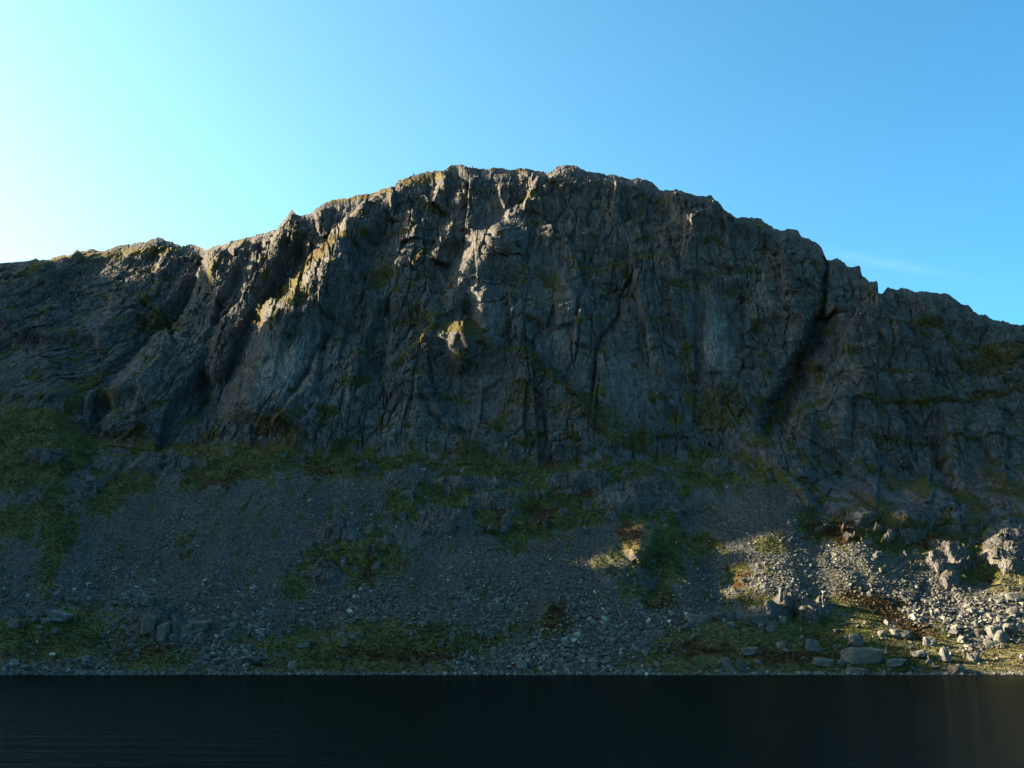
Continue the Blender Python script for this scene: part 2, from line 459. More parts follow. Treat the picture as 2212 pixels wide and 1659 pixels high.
# --- buttresses, gullies, ribs and ledges of the crag
EDGE_A = [(452, 545), (440, 615), (398, 680), (330, 745), (272, 812), (228, 900), (205, 968)]
EDGE_B = [(727, 530), (667, 570), (617, 620), (573, 670), (547, 727), (527, 763), (507, 820), (480, 863), (455, 905)]
EDGE_R = [(1900, 625), (1868, 644), (1852, 667), (1838, 704), (1825, 735), (1812, 767), (1795, 784), (1780, 811), (1758, 838), (1722, 872), (1706, 905), (1694, 965), (1688, 1030)]
step(EDGE_A, 19, 190, tw=8, t0=.02, t1=.1)
groove([(470, 560), (425, 640), (380, 700), (310, 760), (245, 830), (212, 900), (207, 960)], 8, 18)
step([(150, 925), (185, 880), (215, 848), (240, 835)], 5, 60, tw=5, side=-1)
groove([(480, 690), (457, 747), (443, 800), (437, 863), (430, 918)], 9, 14)
groove([(690, 500), (640, 570), (585, 650), (545, 720), (515, 790), (480, 860), (440, 930)], 11, 20)
step([(x + 42 - .03 * (y - 530), y + 6) for x, y in EDGE_B], 22, 150, tw=46, t0=.08, t1=.15)
step([(735, 700), (690, 775), (675, 815), (630, 883), (590, 940)], 11, 170, tw=9)
groove([(735, 690), (692, 770), (668, 815), (622, 880)], 3, 9)
# the slanting rake with its grassy terrace
step([(1420, 965), (1300, 915), (1230, 850), (1150, 765), (1060, 735), (1000, 700), (940, 705), (850, 795)], 6, 130, tw=9, side=1)
# lit pillars of the middle
step([(1090, 480), (1060, 520), (1032, 533), (1010, 560), (998, 595), (993, 640), (998, 690)], 17, 150, tw=32, t0=.12, t1=.55, wob=4)
step([(1152, 462), (1110, 478), (1076, 500), (1056, 540), (1050, 590)], 9, 110, tw=30, t0=.2, t1=.6, wob=4)
step([(1064, 600), (1050, 615), (1036, 645), (1050, 690), (1066, 740), (1080, 800)], 14, 130, tw=34, t0=.2, t1=.65, wob=4)
step([(1112, 660), (1118, 720), (1132, 780), (1128, 850)], 1.5, 60, tw=6)
step([(952, 708), (968, 728), (990, 752), (1003, 785), (1012, 820)], 8, 150, tw=26, t0=.12, t1=.6, wob=9)
step([(1016, 690), (1004, 712), (1014, 738), (1030, 775)], 6, 90, tw=22, t0=.15, t1=.6, wob=9)
bump(982, 668, 22, 34, 4)
step([(1060, 700), (1010, 700), (955, 712)], 3, 40, tw=8, t0=.3, t1=.3)
step([(1010, 690), (985, 720), (970, 760), (1000, 800)], 5, 60, tw=14)
# ribs of the upper left face
for pts, a, d, tw in [
  ([(965, 368), (955, 395), (940, 415), (932, 450)], 9, 60, 22),
  ([(1005, 385), (985, 420), (990, 445), (985, 475), (962, 510), (945, 545), (950, 580)], 9, 60, 20),
  ([(890, 455), (878, 490), (869, 530)], 7, 45, 14), ([(903, 490), (896, 525)], 4, 30, 8),
  ([(800, 450), (777, 475), (755, 500), (742, 530)], 8, 60, 20),
  ([(862, 400), (850, 450), (848, 480)], 5, 45, 9), ([(930, 530), (905, 570), (888, 595)], 5, 45, 10),
  ([(680, 455), (690, 490), (700, 520)], 4, 60, 9), ([(735, 440), (728, 470), (715, 500)], 4, 45, 8), ([(815, 420), (800, 450)], 4, 40, 9),
  ([(630, 455), (617, 490), (600, 520), (560, 560), (530, 590), (520, 640)], 8, 60, 14),
  ([(530, 515), (505, 560), (470, 590), (447, 640)], 9, 60, 20),
  ([(700, 540), (690, 575), (700, 620), (690, 680)], 4, 60, 10), ([(800, 560), (792, 640), (800, 720)], 4, 60, 6),
  ([(862, 560), (850, 640), (846, 720), (830, 800)], 4, 70, 6), ([(930, 620), (915, 680), (880, 740)], 4, 60, 6),
  ([(1086, 400), (1082, 440), (1100, 480)], 4, 60, 7), ([(1182, 384), (1150, 430), (1130, 470)], 5, 90, 7),
  ([(760, 770), (752, 850), (745, 940)], 3, 60, 5), ([(900, 800), (895, 880), (890, 970)], 3, 60, 5), ([(1040, 800), (1035, 870), (1020, 960)], 3, 60, 6),
  ([(1180, 800), (1178, 880), (1190, 960)], 3, 50, 5), ([(1215, 590), (1200, 650), (1205, 720)], 5, 70, 7), ([(1262, 630), (1250, 690), (1240, 760)], 5, 60, 7),
  ([(1450, 580), (1445, 650), (1460, 740)], 4, 70, 6), ([(1530, 640), (1520, 720), (1530, 820)], 5, 80, 7), ([(1620, 600), (1615, 690), (1610, 800)], 4, 80, 6),
  ([(1480, 470), (1476, 540), (1470, 600)], 4, 90, 6), ([(1560, 460), (1566, 520), (1556, 590)], 4, 70, 6), ([(1690, 500), (1686, 570), (1696, 650)], 5, 70, 6),
  ([(1330, 400), (1322, 460), (1332, 540)], 4, 90, 6), ([(100, 640), (90, 720), (80, 800)], 5, 90, 6), ([(250, 600), (240, 690), (215, 780)], 6, 90, 7),
  ([(350, 540), (340, 620), (300, 700)], 6, 90, 7), ([(1400, 860), (1395, 930), (1400, 990)], 4, 70, 5), ([(360, 760), (310, 840), (270, 910)], 5, 70, 6),
  ([(120, 570), (60, 590), (0, 640), (-40, 680)], 12, 140, 30)]:
    step(pts, a, d, tw=tw)
# the long curving crack and the wall beside it
CR = [(1395, 570), (1360, 609), (1344, 636), (1340, 686), (1322, 715), (1300, 735), (1290, 793), (1286, 850), (1280, 890)]
groove(CR, 6, 7, wob=4); step(CR, 5, 110, tw=5, wob=4)
step([(1475, 556), (1384, 566), (1304, 585), (1257, 570), (1214, 575)], 4, 70, tw=7)
# the deep gully at the right and the flake beyond it
groove([(1787, 558), (1784, 617), (1782, 684), (1775, 705)], 6, 8, t0=.01, t1=.1, wob=4)
groove([(1782, 660), (1768, 712), (1745, 760), (1700, 850), (1660, 930), (1640, 985)], 16, 21, t0=.12, t1=.2, wob=18)
step([(1790, 560), (1786, 690)], 6, 60, tw=5, t0=.01)
step([(1700, 640), (1735, 690), (1740, 760)], 4, 50, tw=6, side=-1)
_o = OFF.copy(); OFF = OFF * 0
step(EDGE_R, 14, 300, tw=3, t0=.01, t1=.02)
OFF = _o + OFF * sstep(0, .5, TU)
groove([(1846, 850), (1842, 897), (1836, 951), (1826, 1010), (1822, 1050)], 3, 11)
step([(1690, 905), (1842, 850), (2000, 853), (2100, 846), (2230, 835), (2400, 840)], 2.2, 60, tw=14, side=1, wob=24)
step([(1862, 930), (1980, 925), (2120, 950), (2300, 940)], 1.8, 40, tw=12, side=1, wob=24)
step([(1900, 700), (2000, 690), (2100, 740), (2260, 760)], 3, 50, tw=14, side=-1, wob=12)
step([(1840, 780), (1960, 800), (2080, 820), (2260, 790)], 3, 50, tw=14, side=-1, wob=12)
step([(1840, 850), (1838, 930), (1830, 1010)], 2.5, 90, tw=6, side=-1)
for pts in ([(1960, 860), (1955, 930), (1965, 1010)], [(2080, 860), (2075, 940), (2085, 1040)], [(2170, 850), (2160, 960), (2170, 1060)], [(1760, 880), (1750, 960), (1745, 1040)],
            [(1900, 960), (1895, 1040), (1890, 1110)], [(2020, 960), (2010, 1060), (2000, 1120)]):
    step(pts, 4, 60, tw=6, side=-1)
OFF = OFF * sstep(0, .14, TU)
# knolls and outcrops on the apron
OUT = [  # cx, cy, rx, ry, metres out, rock share
 (1384, 1170, 42, 48, 11, .2), (1350, 1215, 72, 62, 7, .25), (1400, 1240, 36, 34, 3, .5), (1350, 1080, 75, 34, 5, .9), (1410, 1062, 60, 40, 4, .8), (960, 1120, 70, 40, 5, .9), (1060, 1080, 70, 26, 4, .8), (1020, 1040, 80, 16, 3, .8),
 (735, 1150, 50, 24, 4, .9), (700, 1240, 36, 26, 4, .9), (348, 1352, 52, 30, 4, 1.), (2045, 1200, 50, 36, 6, .9), (2190, 1180, 72, 62, 11, .9), (1960, 1128, 60, 38, 7, 1.),
 (2090, 1120, 60, 34, 6, .9), (1870, 1110, 46, 30, 5, .9), (1740, 1080, 40, 30, 5, .9), (205, 1040, 34, 16, 4, .9), (330, 1000, 120, 24, 4, .8), (100, 985, 50, 20, 4, .8), (1093, 1128, 14, 14, 2, 1.),
 (1700, 1305, 26, 24, 4, .8), (1758, 1320, 40, 26, 4, .9), (1640, 1325, 70, 16, 3, .9), (2055, 1247, 20, 22, 4, 1.), (1640, 980, 70, 36, 4, .5), (1560, 1010, 60, 24, 3, .6), (1175, 1300, 46, 20, 2, .2),
 (1190, 1350, 40, 45, 3, 0.), (820, 1180, 90, 40, 3, .3), (1560, 1370, 130, 34, 4, 0.), (1250, 1035, 70, 22, 4, .8)]
OUTM = np.zeros(PX.shape, f32)
for cx, cy, rx, ry, a, rk in OUT:
    bump(cx, cy, rx, ry, a)
    if rk: OUTM = np.maximum(OUTM, rk * blob(cx, cy + 3, rx * .95, ry * .95, soft=.35, wob=12))
rk = np.zeros(PX.shape, f32)
for b in [(1050, 1090, 230, 90, 0), (760, 1190, 130, 80, 0), (1330, 1070, 170, 60, 0), (1880, 1130, 230, 60, 0), (250, 1020, 200, 50, -15), (1640, 1010, 90, 40, 0), (800, 1000, 240, 22, 0), (2060, 1210, 150, 50, 0)]:
    rk = np.maximum(rk, blob(*b))
rk = rk * (1 - CRAG) * sstep(.10, .34, fbm((PXf - .25 * PYf) / 38, PYf / 20, 131, 4))
OUTM = np.maximum(OUTM, .95 * rk)
# hollows that stay dark
groove([(1480, 1100), (1520, 1190), (1550, 1270), (1560, 1330)], 9, 42, wob=16)
for pts, d, wd in [([(1405, 1200), (1420, 1250), (1400, 1300)], 4, 16), ([(2010, 1190), (2050, 1195), (2085, 1190)], 4, 10), ([(1700, 1300), (1712, 1320), (1720, 1340)], 3, 8),
                   ([(2085, 1235), (2120, 1240), (2140, 1270)], 5, 20), ([(1780, 1200), (1850, 1230), (1880, 1260)], 2, 16), ([(1980, 1270), (2050, 1300), (2080, 1330)], 4, 28)]:
    groove(pts, d, wd)

# --- what grows and lies where
LOW = 1 - CRAG
GR = np.zeros(PX.shape, f32); SC = GR.copy(); RU = GR.copy(); PA = GR.copy(); DR = GR.copy()
for b_, a_ in [((2190, 1432, 130, 30, -6), 1.), ((2190, 1260, 70, 30, -35), .8), ((1370, 1165, 40, 44, 30), .8), ((1560, 1432, 260, 12, 0), .5), ((520, 1448, 300, 8, 0), .5), ((1560, 1375, 120, 24, 0), .35), ((1850, 1340, 80, 16, 20), .4), ((2050, 1395, 120, 18, 0), .6)]:
    DR = np.maximum(DR, a_ * blob(*b_))
n_lo = fbm(PXf / 70, PYf / 40, 61, 5)
SCREE = [(430, 1190, 270, 110, 0), (180, 1180, 160, 90, -12), (60, 1260, 160, 60, 0), (470, 1290, 260, 60, 4), (330, 1085, 110, 40, -25), (560, 1050, 90, 45, 0), (460, 1070, 60, 40, 0), (730, 1075, 130, 40, 0),
 (905, 1040, 80, 28, 0), (800, 1120, 150, 30, 8), (930, 1190, 130, 38, -8), (1030, 1165, 60, 26, 0), (960, 1250, 190, 40, -8), (1180, 1220, 120, 45, -22), (850, 1300, 260, 34, -4), (1120, 1290, 140, 50, 0), (1260, 1300, 70, 70, 0),
 (1330, 1360, 140, 60, 0), (1460, 1330, 110, 60, 0), (1270, 1170, 80, 30, -20), (1520, 1230, 70, 90, 0), (1560, 1110, 90, 60, 0), (1630, 1160, 110, 60, 10), (1720, 1220, 130, 80, 12), (1840, 1200, 110, 40, 8), (1900, 1260, 140, 50, 20),
 (2060, 1290, 110, 60, 20), (2180, 1310, 90, 50, -25), (1680, 1060, 60, 60, 30), (20, 1040, 80, 50, 0), (150, 1060, 20, 50, 40), (250, 1400, 50, 45, 0), (420, 1390, 60, 40, 0), (470, 1420, 90, 22, 0), (1080, 1425, 120, 30, 0),
 (1290, 1440, 110, 22, 0), (130, 1445, 140, 12, 0), (560, 1350, 80, 24, 0), (1190, 1400, 70, 40, 0), (1000, 1350, 120, 30, -8), (40, 1310, 110, 30, 0), (2140, 1370, 60, 40, -30), (740, 1190, 60, 70, 0)]
for b in SCREE: SC = np.maximum(SC, blob(*b))
SC = SC * LOW
GRASS = [(560, 1000, 110, 26, -4), (690, 995, 80, 16, 0), (810, 1005, 90, 18, 0), (430, 1020, 60, 30, -30), (1040, 1040, 120, 20, 5), (1010, 1090, 130, 34, 8), (1150, 1100, 110, 34, 0), (1290, 1090, 130, 26, -6), (1080, 1140, 60, 22, 20),
 (880, 1090, 50, 40, 30), (790, 1200, 110, 60, 0), (700, 1210, 60, 40, 0), (1370, 1160, 36, 40, 30), (1430, 1200, 60, 70, 0), (1420, 1290, 40, 36, 0), (1200, 1350, 40, 45, 0), (900, 1390, 180, 40, 0), (750, 1420, 150, 34, 0),
 (1560, 1380, 150, 40, 0), (1560, 1430, 250, 26, 0), (1850, 1420, 250, 40, 0), (2170, 1420, 120, 34, -8), (1880, 1310, 90, 34, 15), (1790, 1360, 90, 40, 25), (2200, 1260, 60, 40, -35), (110, 1380, 160, 50, 0), (320, 1420, 100, 30, 0), (110, 1090, 30, 60, 30),
 (130, 1150, 40, 60, 20), (60, 920, 130, 50, -25), (170, 930, 60, 50, -40), (1640, 1010, 60, 34, 0), (1540, 1030, 70, 20, 0), (1880, 1160, 160, 26, 10), (1780, 1150, 60, 26, 20), (2060, 1150, 120, 20, 0), (1520, 1180, 40, 26, 0), (1590, 1240, 30, 30, 0),
 (130, 1010, 40, 34, 30), (300, 1050, 60, 16, -20), (400, 1200, 20, 9, 0), (640, 1270, 40, 24, 20), (1660, 1180, 40, 16, 10), (2110, 1240, 60, 20, 5), (1400, 1040, 100, 22, 12), (60, 1000, 100, 60, -20), (230, 1075, 60, 40, -30), (120, 1190, 30, 90, 20), (40, 1130, 40, 40, 0), (520, 1010, 120, 36, -10), (960, 1060, 90, 24, 0)]
for b in GRASS: GR = np.maximum(GR, blob(*b))
SC = SC * (1 - .85 * GR)
GR = np.where(LOW > .5, np.maximum(GR, np.clip(.74 + .5 * n_lo, 0, 1) * (1 - SC)), 0)
GR = GR * (1 - .85 * OUTM * LOW)
SC = np.clip(SC - OUTM, 0, 1)
tuft = sstep(.06, .38, fbm((PXf + .55 * PYf * np.where(PXf < 1250, 1, -1)) / 20, PYf / 60, 91, 5))
GR = np.where(LOW > .5, np.clip(GR * (.62 + .38 * sstep(-.35, .05, fbm(PXf / 15, PYf / 9, 95, 4))) + .70 * tuft * SC, 0, 1), GR)
for b in [(1240, 1065, 60, 18, 0), (1080, 1110, 16, 20, 0), (1170, 1120, 40, 20, 20), (800, 1230, 14, 40, 10), (700, 1245, 40, 20, 0), (690, 1020, 40, 10, 0), (920, 1415, 90, 16, 0), (790, 1410, 50, 14, 0), (1600, 1260, 26, 20, 0), (1910, 1300, 120, 26, 18),
          (1960, 1340, 60, 40, 40), (1810, 1150, 60, 26, 20), (1900, 1120, 90, 16, 0), (2170, 1110, 60, 10, 0), (1500, 1400, 70, 14, 0), (380, 1200, 24, 10, 0), (440, 1320, 40, 18, 0), (560, 1340, 50, 22, 0), (330, 1400, 60, 14, 0), (1210, 1330, 30, 30, 0),
          (1360, 1150, 30, 18, 40), (1420, 1310, 40, 16, 0), (480, 1040, 50, 18, -20), (1700, 1420, 120, 16, 0), (1130, 1230, 20, 10, 0), (160, 1020, 30, 18, 0), (1230, 1380, 60, 20, 20), (2010, 1170, 60, 14, 0)]:
    RU = np.maximum(RU, .85 * blob(*b))
RU = np.maximum(RU, LOW * sstep(.15, .5, fbm(PXf / 36, PYf / 22, 77, 4)) * .7)
# grass on the rakes and ledges of the crag
GC = np.zeros(PX.shape, f32)
for p, wd, s in [([(760, 515), (680, 560), (625, 612), (580, 665), (550, 725)], 11, 1.), ([(850, 800), (930, 712), (1000, 695), (1060, 735)], 10, .7), ([(1060, 735), (1150, 770), (1230, 855), (1310, 915)], 10, .7),
                 ([(1214, 573), (1304, 585), (1384, 564), (1475, 556)], 7, .7), ([(890, 590), (905, 565), (928, 535)], 7, .9), ([(0, 640), (60, 595), (130, 566), (300, 545), (420, 545)], 7, 1.), ([(120, 560), (215, 548), (330, 535)], 5, 1.),
                 ([(480, 560), (455, 620)], 6, .7), ([(740, 470), (690, 540)], 6, .7), ([(860, 400), (960, 372)], 8, .9), ([(700, 440), (850, 412)], 6, .9), ([(1520, 595), (1650, 590)], 7, .6), ([(1900, 700), (2000, 690), (2110, 745), (2250, 765)], 8, .7),
                 ([(1842, 850), (2000, 860), (2230, 840)], 10, .7), ([(1840, 780), (1960, 800), (2080, 815)], 8, .6), ([(1700, 890), (1800, 850)], 12, .7), ([(1862, 935), (2120, 955)], 8, .6), ([(1760, 720), (1700, 850), (1640, 960)], 16, .6),
                 ([(250, 800), (180, 860), (110, 930)], 14, .8), ([(1250, 900), (1340, 950), (1440, 990)], 12, .6)]:
    GC = np.maximum(GC, s * along(p, wd))
GC = np.maximum(GC, .95 * np.maximum(blob(1000, 708, 56, 9, -4, wob=8), blob(1016, 694, 20, 12, wob=8)))
for b in [(1010, 700, 40, 20, 0), (1160, 800, 40, 16, 30), (1560, 880, 70, 60, 20), (1480, 620, 60, 16, 0), (2150, 780, 80, 40, 0), (640, 650, 40, 40, 0), (1190, 620, 50, 20, 30), (820, 600, 50, 30, 0), (600, 920, 70, 24, -20), (900, 690, 60, 20, 0),
          (1300, 900, 90, 36, 20), (1130, 870, 40, 30, 0), (350, 700, 60, 30, 0), (760, 830, 40, 20, 0), (1420, 700, 20, 12, 0), (1600, 640, 50, 12, 0)]:
    GC = np.maximum(GC, .55 * blob(*b))
for b in [(600, 810, 48, 60, 12), (655, 765, 22, 44, 15), (1540, 740, 22, 60, 5), (1562, 780, 22, 40, 0), (1640, 640, 24, 40, 0), (1215, 720, 18, 50, 10), (1130, 690, 14, 40, 0), (1340, 820, 40, 70, 0), (1035, 850, 16, 70, 8),
          (1075, 660, 26, 40, 0), (1018, 640, 16, 14, 0), (560, 860, 30, 40, 0), (330, 830, 60, 50, -20), (420, 740, 40, 60, 10), (1190, 930, 80, 20, 0), (900, 930, 120, 50, 0), (720, 830, 60, 80, 0), (1400, 800, 40, 60, 0)]:
    a = 1.15 if b[0] in (600, 655, 1540, 1562) else .5
    PA = np.maximum(PA, a * blob(*b))
RUc = np.zeros(PX.shape, f32)
for p, wd in [([(735, 525), (680, 555), (625, 605), (570, 665)], 8), ([(890, 590), (930, 540)], 6), ([(860, 420), (940, 380)], 10), ([(800, 450), (740, 520)], 12), ([(1180, 380), (1250, 372)], 8)]:
    RUc = np.maximum(RUc, .8 * along(p, wd))
RU = np.where(CRAG > .5, RUc, RU)

# --- broken rock relief
lean = np.interp(px1, [-400, 300, 700, 1000, 1300, 1700, 2300], [.20, .38, .14, .05, 0., -.05, .05]).astype(f32)[None]
Ul = U - lean * V
dw1 = fbm(U / 14, V / 22, 301, 3) ; dw2 = fbm(U / 14, V / 22, 341, 3)
ua, va = Ul + 1.1 * dw1, V + 1.4 * dw2
broad = 7.5 * fbm(Ul / 62, V / 260, 291, 2) * sstep(0, .25, TU)
rough_c = CRAG + OUTM * .8 * LOW
h = (CRAG * broad).astype(f32)
calm = 1 - .72 * np.maximum.reduce([blob(1022, 585, 46, 66), blob(1085, 505, 46, 40), blob(1062, 665, 36, 60), blob(600, 800, 60, 70), blob(1540, 720, 60, 120), blob(1340, 800, 60, 130), blob(1220, 700, 50, 90)])
brk = (.44 + .56 * sstep(-.30, .25, fbm(U / 34, V / 44, 451, 3) + .25 * sstep(.5, .9, TU))) * calm
brk = np.where(CRAG > .5, brk, 1.0).astype(f32)
def vsoft(a, n):                      # rounds off the level edges, leaves the upright ones sharp
    k = np.hanning(n + 2)[1:-1]; k /= k.sum()
    p = np.pad(a, ((n // 2, n // 2), (0, 0)), mode='edge'); o = np.zeros_like(a)
    for i in range(n): o += (k[i] * p[i:i + a.shape[0]]).astype(f32)
    return o
z1, e1, i1 = facets(ua / 34, va / 62, 11, .9);  h += vsoft(5.2 * z1, 23) * CRAG * (.4 + .6 * calm)
z2, e2, i2 = facets(ua / 13, va / 27, 12, .9); h += vsoft(2.2 * z2, 5) * rough_c * (.35 + .65 * brk) - 1.2 * CRAG * np.exp(-(e2 / .05) ** 2) * brk
z3, e3, _ = facets(ua / 5.0, va / 7.5, 13, .9); h += brk * (1.0 * z3 * rough_c - .26 * rough_c * np.exp(-(e3 / .08) ** 2))
z4, e4, _ = facets(ua / 2.2, va / 2.8, 14, .9); h += brk * .52 * z4 * (rough_c + .12 * SC)
z5, e5, _ = facets(U / 1.0, V / 1.1, 15, .9); h += z5 * (.20 * rough_c * (.4 + .6 * brk) + .10 * SC + .04 * LOW)
z6, e6, i6 = facets(Ul / 9 + .4 * dw1, V / 46 + .4 * dw2, 16, .5); h += CRAG * (.7 * z6 * brk - 2.0 * np.exp(-(e6 / .06) ** 2) * sstep(.0, .45, fbm(U / 30, V / 50, 441, 3)))
# ledges: each block bulges upward and then steps back to a narrow tread
def ledge(period, phase, tread=.16):
    v = V / period + phase
    f = v - np.floor(v)
    return np.where(f < 1 - tread, f / (1 - tread), (1 - f) / tread)
upper = sstep(.35, .85, TU)
gate = sstep(-.25, .35, fbm(U / 40, V / 26, 431, 3))
h += CRAG * gate * ((1.1 + 1.2 * upper) * ledge(7.5, 3 * i2 + .7 * fbm(U / 22, V / 60, 421, 3))
                    + (1.9 + 1.2 * upper) * ledge(17, 4 * i1 + .8 * fbm(U / 30, V / 60, 422, 3), .12))
h += LOW * OUTM * (3.4 * ledge(9, 2.5 * i2 + .8 * fbm(U / 14, V / 20, 424, 3), .3) - 1.0)
h += LOW * (1.8 * fbm(U / 34, V / 30, 501, 3) + .55 * fbm(U / 6, V / 6, 511, 4) * (1 - .5 * SC))
h = np.where(CRAG > .5, h * (.25 + .75 * sstep(0, .07, TU)), h)
top_f = 1 - .85 * sstep(.93, 1.0, TU)
bot_f = sstep(-1, -.93, TU)
h = h * top_f * (.15 + .85 * bot_f)

OFF = OFF * (1 - sstep(.975, 1.0, TU)) * sstep(-1, -.96, TU)
Yd = Y - OFF
Xw = ex * Yd; Zw = CAMZ + ez * Yd
# push along a broad outward normal
nz = np.where(CRAG > .5, .38, .80); ny = -np.sqrt(1 - nz * nz)
Xw = Xw; Yw = Yd + h * ny; Zw = Zw + h * nz
Zw[0] = np.minimum(Zw[0], .05)

# grass likes level ground
def normals(X, Yv, Z):
    ax, ay, az = np.gradient(X, axis=1), np.gradient(Yv, axis=1), np.gradient(Z, axis=1)
    bx, by, bz = np.gradient(X, axis=0), np.gradient(Yv, axis=0), np.gradient(Z, axis=0)
    nx, nyv, nzv = ay * bz - az * by, az * bx - ax * bz, ax * by - ay * bx
    l = np.sqrt(nx * nx + nyv * nyv + nzv * nzv) + 1e-9
    return nx / l, nyv / l, nzv / l
def blur(a, n):
    k = np.ones(n) / n
    a = np.apply_along_axis(lambda r: np.convolve(np.pad(r, n // 2, mode='edge'), k, 'valid'), 1, a)
    return np.apply_along_axis(lambda r: np.convolve(np.pad(r, n // 2, mode='edge'), k, 'valid'), 0, a)
NX, NY, NZ = normals(blur(Xw, 5), blur(Yw, 5), blur(Zw, 5))
flat = sstep(.55, .82, NZ)
GCr = np.clip(np.maximum(GC, flat * .85 * sstep(-.25, .35, fbm(U / 25, V / 25, 601, 4))), 0, 1)
GCr = np.maximum(GCr, sstep(.93, 1.0, TU) * .45 * sstep(-.3, .3, fbm(U / 12, V / 8, 641, 3)))
mott = sstep(.12, .42, fbm(U / 13, V / 13, 611, 5) + .18 * sstep(.5, .1, TU) - .22 * PA) * .62
GCr = np.maximum(GCr, mott)
DR = np.where(CRAG > .5, np.maximum(sstep(.88, .99, TU) * .9, .30 * sstep(.0, .3, fbm(U / 26, V / 20, 631, 4))), DR).astype(f32)
RU = np.where(CRAG > .5, np.maximum(RU, .35 + .5 * sstep(.1, .5, fbm(U / 30, V / 20, 621, 4))), RU)
foot = sstep(.13, .0, TU + .10 * fbm(PXf / 34, PYf / 30, 651, 4) + .03)
GCr = np.maximum(GCr, .8 * foot * CRAG)
GR = np.where(CRAG > .5, GCr, GR)
low_out = LOW * OUTM
GR = np.where(low_out > .3, np.maximum(GR, sstep(.86, .95, NZ) * .8), GR).astype(f32)

# back of the fell, sloping away behind the skyline
nb = 10
bk = np.arange(1, nb + 1)[:, None]
dback = 3.0 * bk ** 1.9
Xb = Xw[-1][None] * (1 + 0 * bk); Yb_ = Yw[-1][None] + dback; Zb_ = Zw[-1][None] - dback * .12 + .25 * dback * (ez[-1][None] - .3) * 0
# front foot, running down under the water
Xf = Xw[0][None] * np.ones((2, 1)); Yf = Yw[0][None] - np.array([[22.], [5.]]); Zf = np.array([[-3.5], [-.8]]) + 0 * Xw[0][None]
AX = np.vstack([Xf, Xw, Xb]); AY = np.vstack([Yf, Yw, Yb_]); AZ = np.vstack([Zf, Zw, Zb_])
def pad(a, f=0., b=None):
    return np.vstack([np.repeat(a[:1], 2, 0), a, np.repeat(a[-1:], nb, 0)])
ATT = {'grass': pad(GR), 'scree': pad(SC), 'rust': pad(RU), 'pale': pad(PA), 'dry': pad(DR)}
ATT['grass'][-nb:] = .7
NR = AX.shape[0]
VV = np.stack([AX, AY, AZ], -1).reshape(-1, 3)
idx = np.arange(NR * NC).reshape(NR, NC)
Q = np.stack([idx[:-1, :-1], idx[:-1, 1:], idx[1:, 1:], idx[1:, :-1]], -1).reshape(-1, 4)
sdA, _ = sdist(EDGE_A, 0); sdR, _ = sdist(EDGE_R, 0)
cls = np.zeros(PX.shape, int)                 # 0 apron, 1 main crag, 2 ridge at the left, 3 buttress at the right
cls[NL:] = 1
cls[(CRAG > .5) & (sdA < 0) & (PX < 460)] = 2
cls[(CRAG > .5) & (sdR > 0) & (PX > 1680)] = 3
clsP = pad(cls)
qc = clsP[:-1, :-1].reshape(-1)
def part(name, c):
    q = Q[qc == c]
    used = np.unique(q); remap = np.zeros(NR * NC, np.int64); remap[used] = np.arange(len(used))
    sm = (ATT['grass'][:-1, :-1].reshape(-1)[qc == c] > .55)
    o = mesh_np(name, VV[used], remap[q], M_TERRAIN, sm)
    for k, a in ATT.items():
        at = o.data.attributes.new(k, 'FLOAT', 'POINT')
        at.data.foreach_set('value', np.ascontiguousarray(a.reshape(-1)[used], f32))
    return o
tag(part('hillside', 0), 'slope of grey scree and dull green grass below the crag', kind='structure')
tag(part('mountain', 1), 'broad dark rock crag with gullies and pillars rising to the rounded summit', kind='structure')
tag(part('ridge', 2), 'shaded rock ridge left of the main crag with grass strips on its crest', kind='structure')
tag(part('cliff', 3), 'lower rock buttress right of the deep gully', kind='structure')

def ground(px, py):
    """world point of the built slope seen at a note position (nearest grid vertex, apron rows), and its normal"""
    c = int(round((px - PX0) / STEP)); c = max(1, min(NC - 2, c))
    r = int(np.argmin(np.abs(PY[:, c] - py)))
    return np.array([Xw[r, c], Yw[r, c], Zw[r, c]]), np.array([NX[r, c], NY[r, c], NZ[r, c]])

# ------------------------------------------------------------------ ground sheet, water, and the unseen fell at the left, shaped to shade the corrie
gx = np.linspace(-3200, 3200, 81); gy = np.linspace(-3000, 3400, 81)
GX, GY = np.meshgrid(gx, gy)
GZ = -6 + 0 * GX
og = mesh_np('ground', np.stack([GX, GY, GZ], -1).reshape(-1, 3),
             np.stack([np.arange(81 * 81).reshape(81, 81)[:-1, :-1], np.arange(81 * 81).reshape(81, 81)[:-1, 1:],
                       np.arange(81 * 81).reshape(81, 81)[1:, 1:], np.arange(81 * 81).reshape(81, 81)[1:, :-1]], -1).reshape(-1, 4), M_TERRAIN, True)
at = og.data.attributes.new('grass', 'FLOAT', 'POINT'); at.data.foreach_set('value', np.full(81 * 81, .9, f32))
tag(og, 'grassy fell ground spreading to the horizon', kind='structure')
wv = np.array([(-420, 14, 0), (420, 14, 0), (420, 330, 0), (-420, 330, 0)], float)
ow = mesh_np('lake_water', wv, np.array([[0, 1, 2, 3]]), M_WATER, True)
tag(ow, 'dark still tarn water filling the foreground', kind='structure')

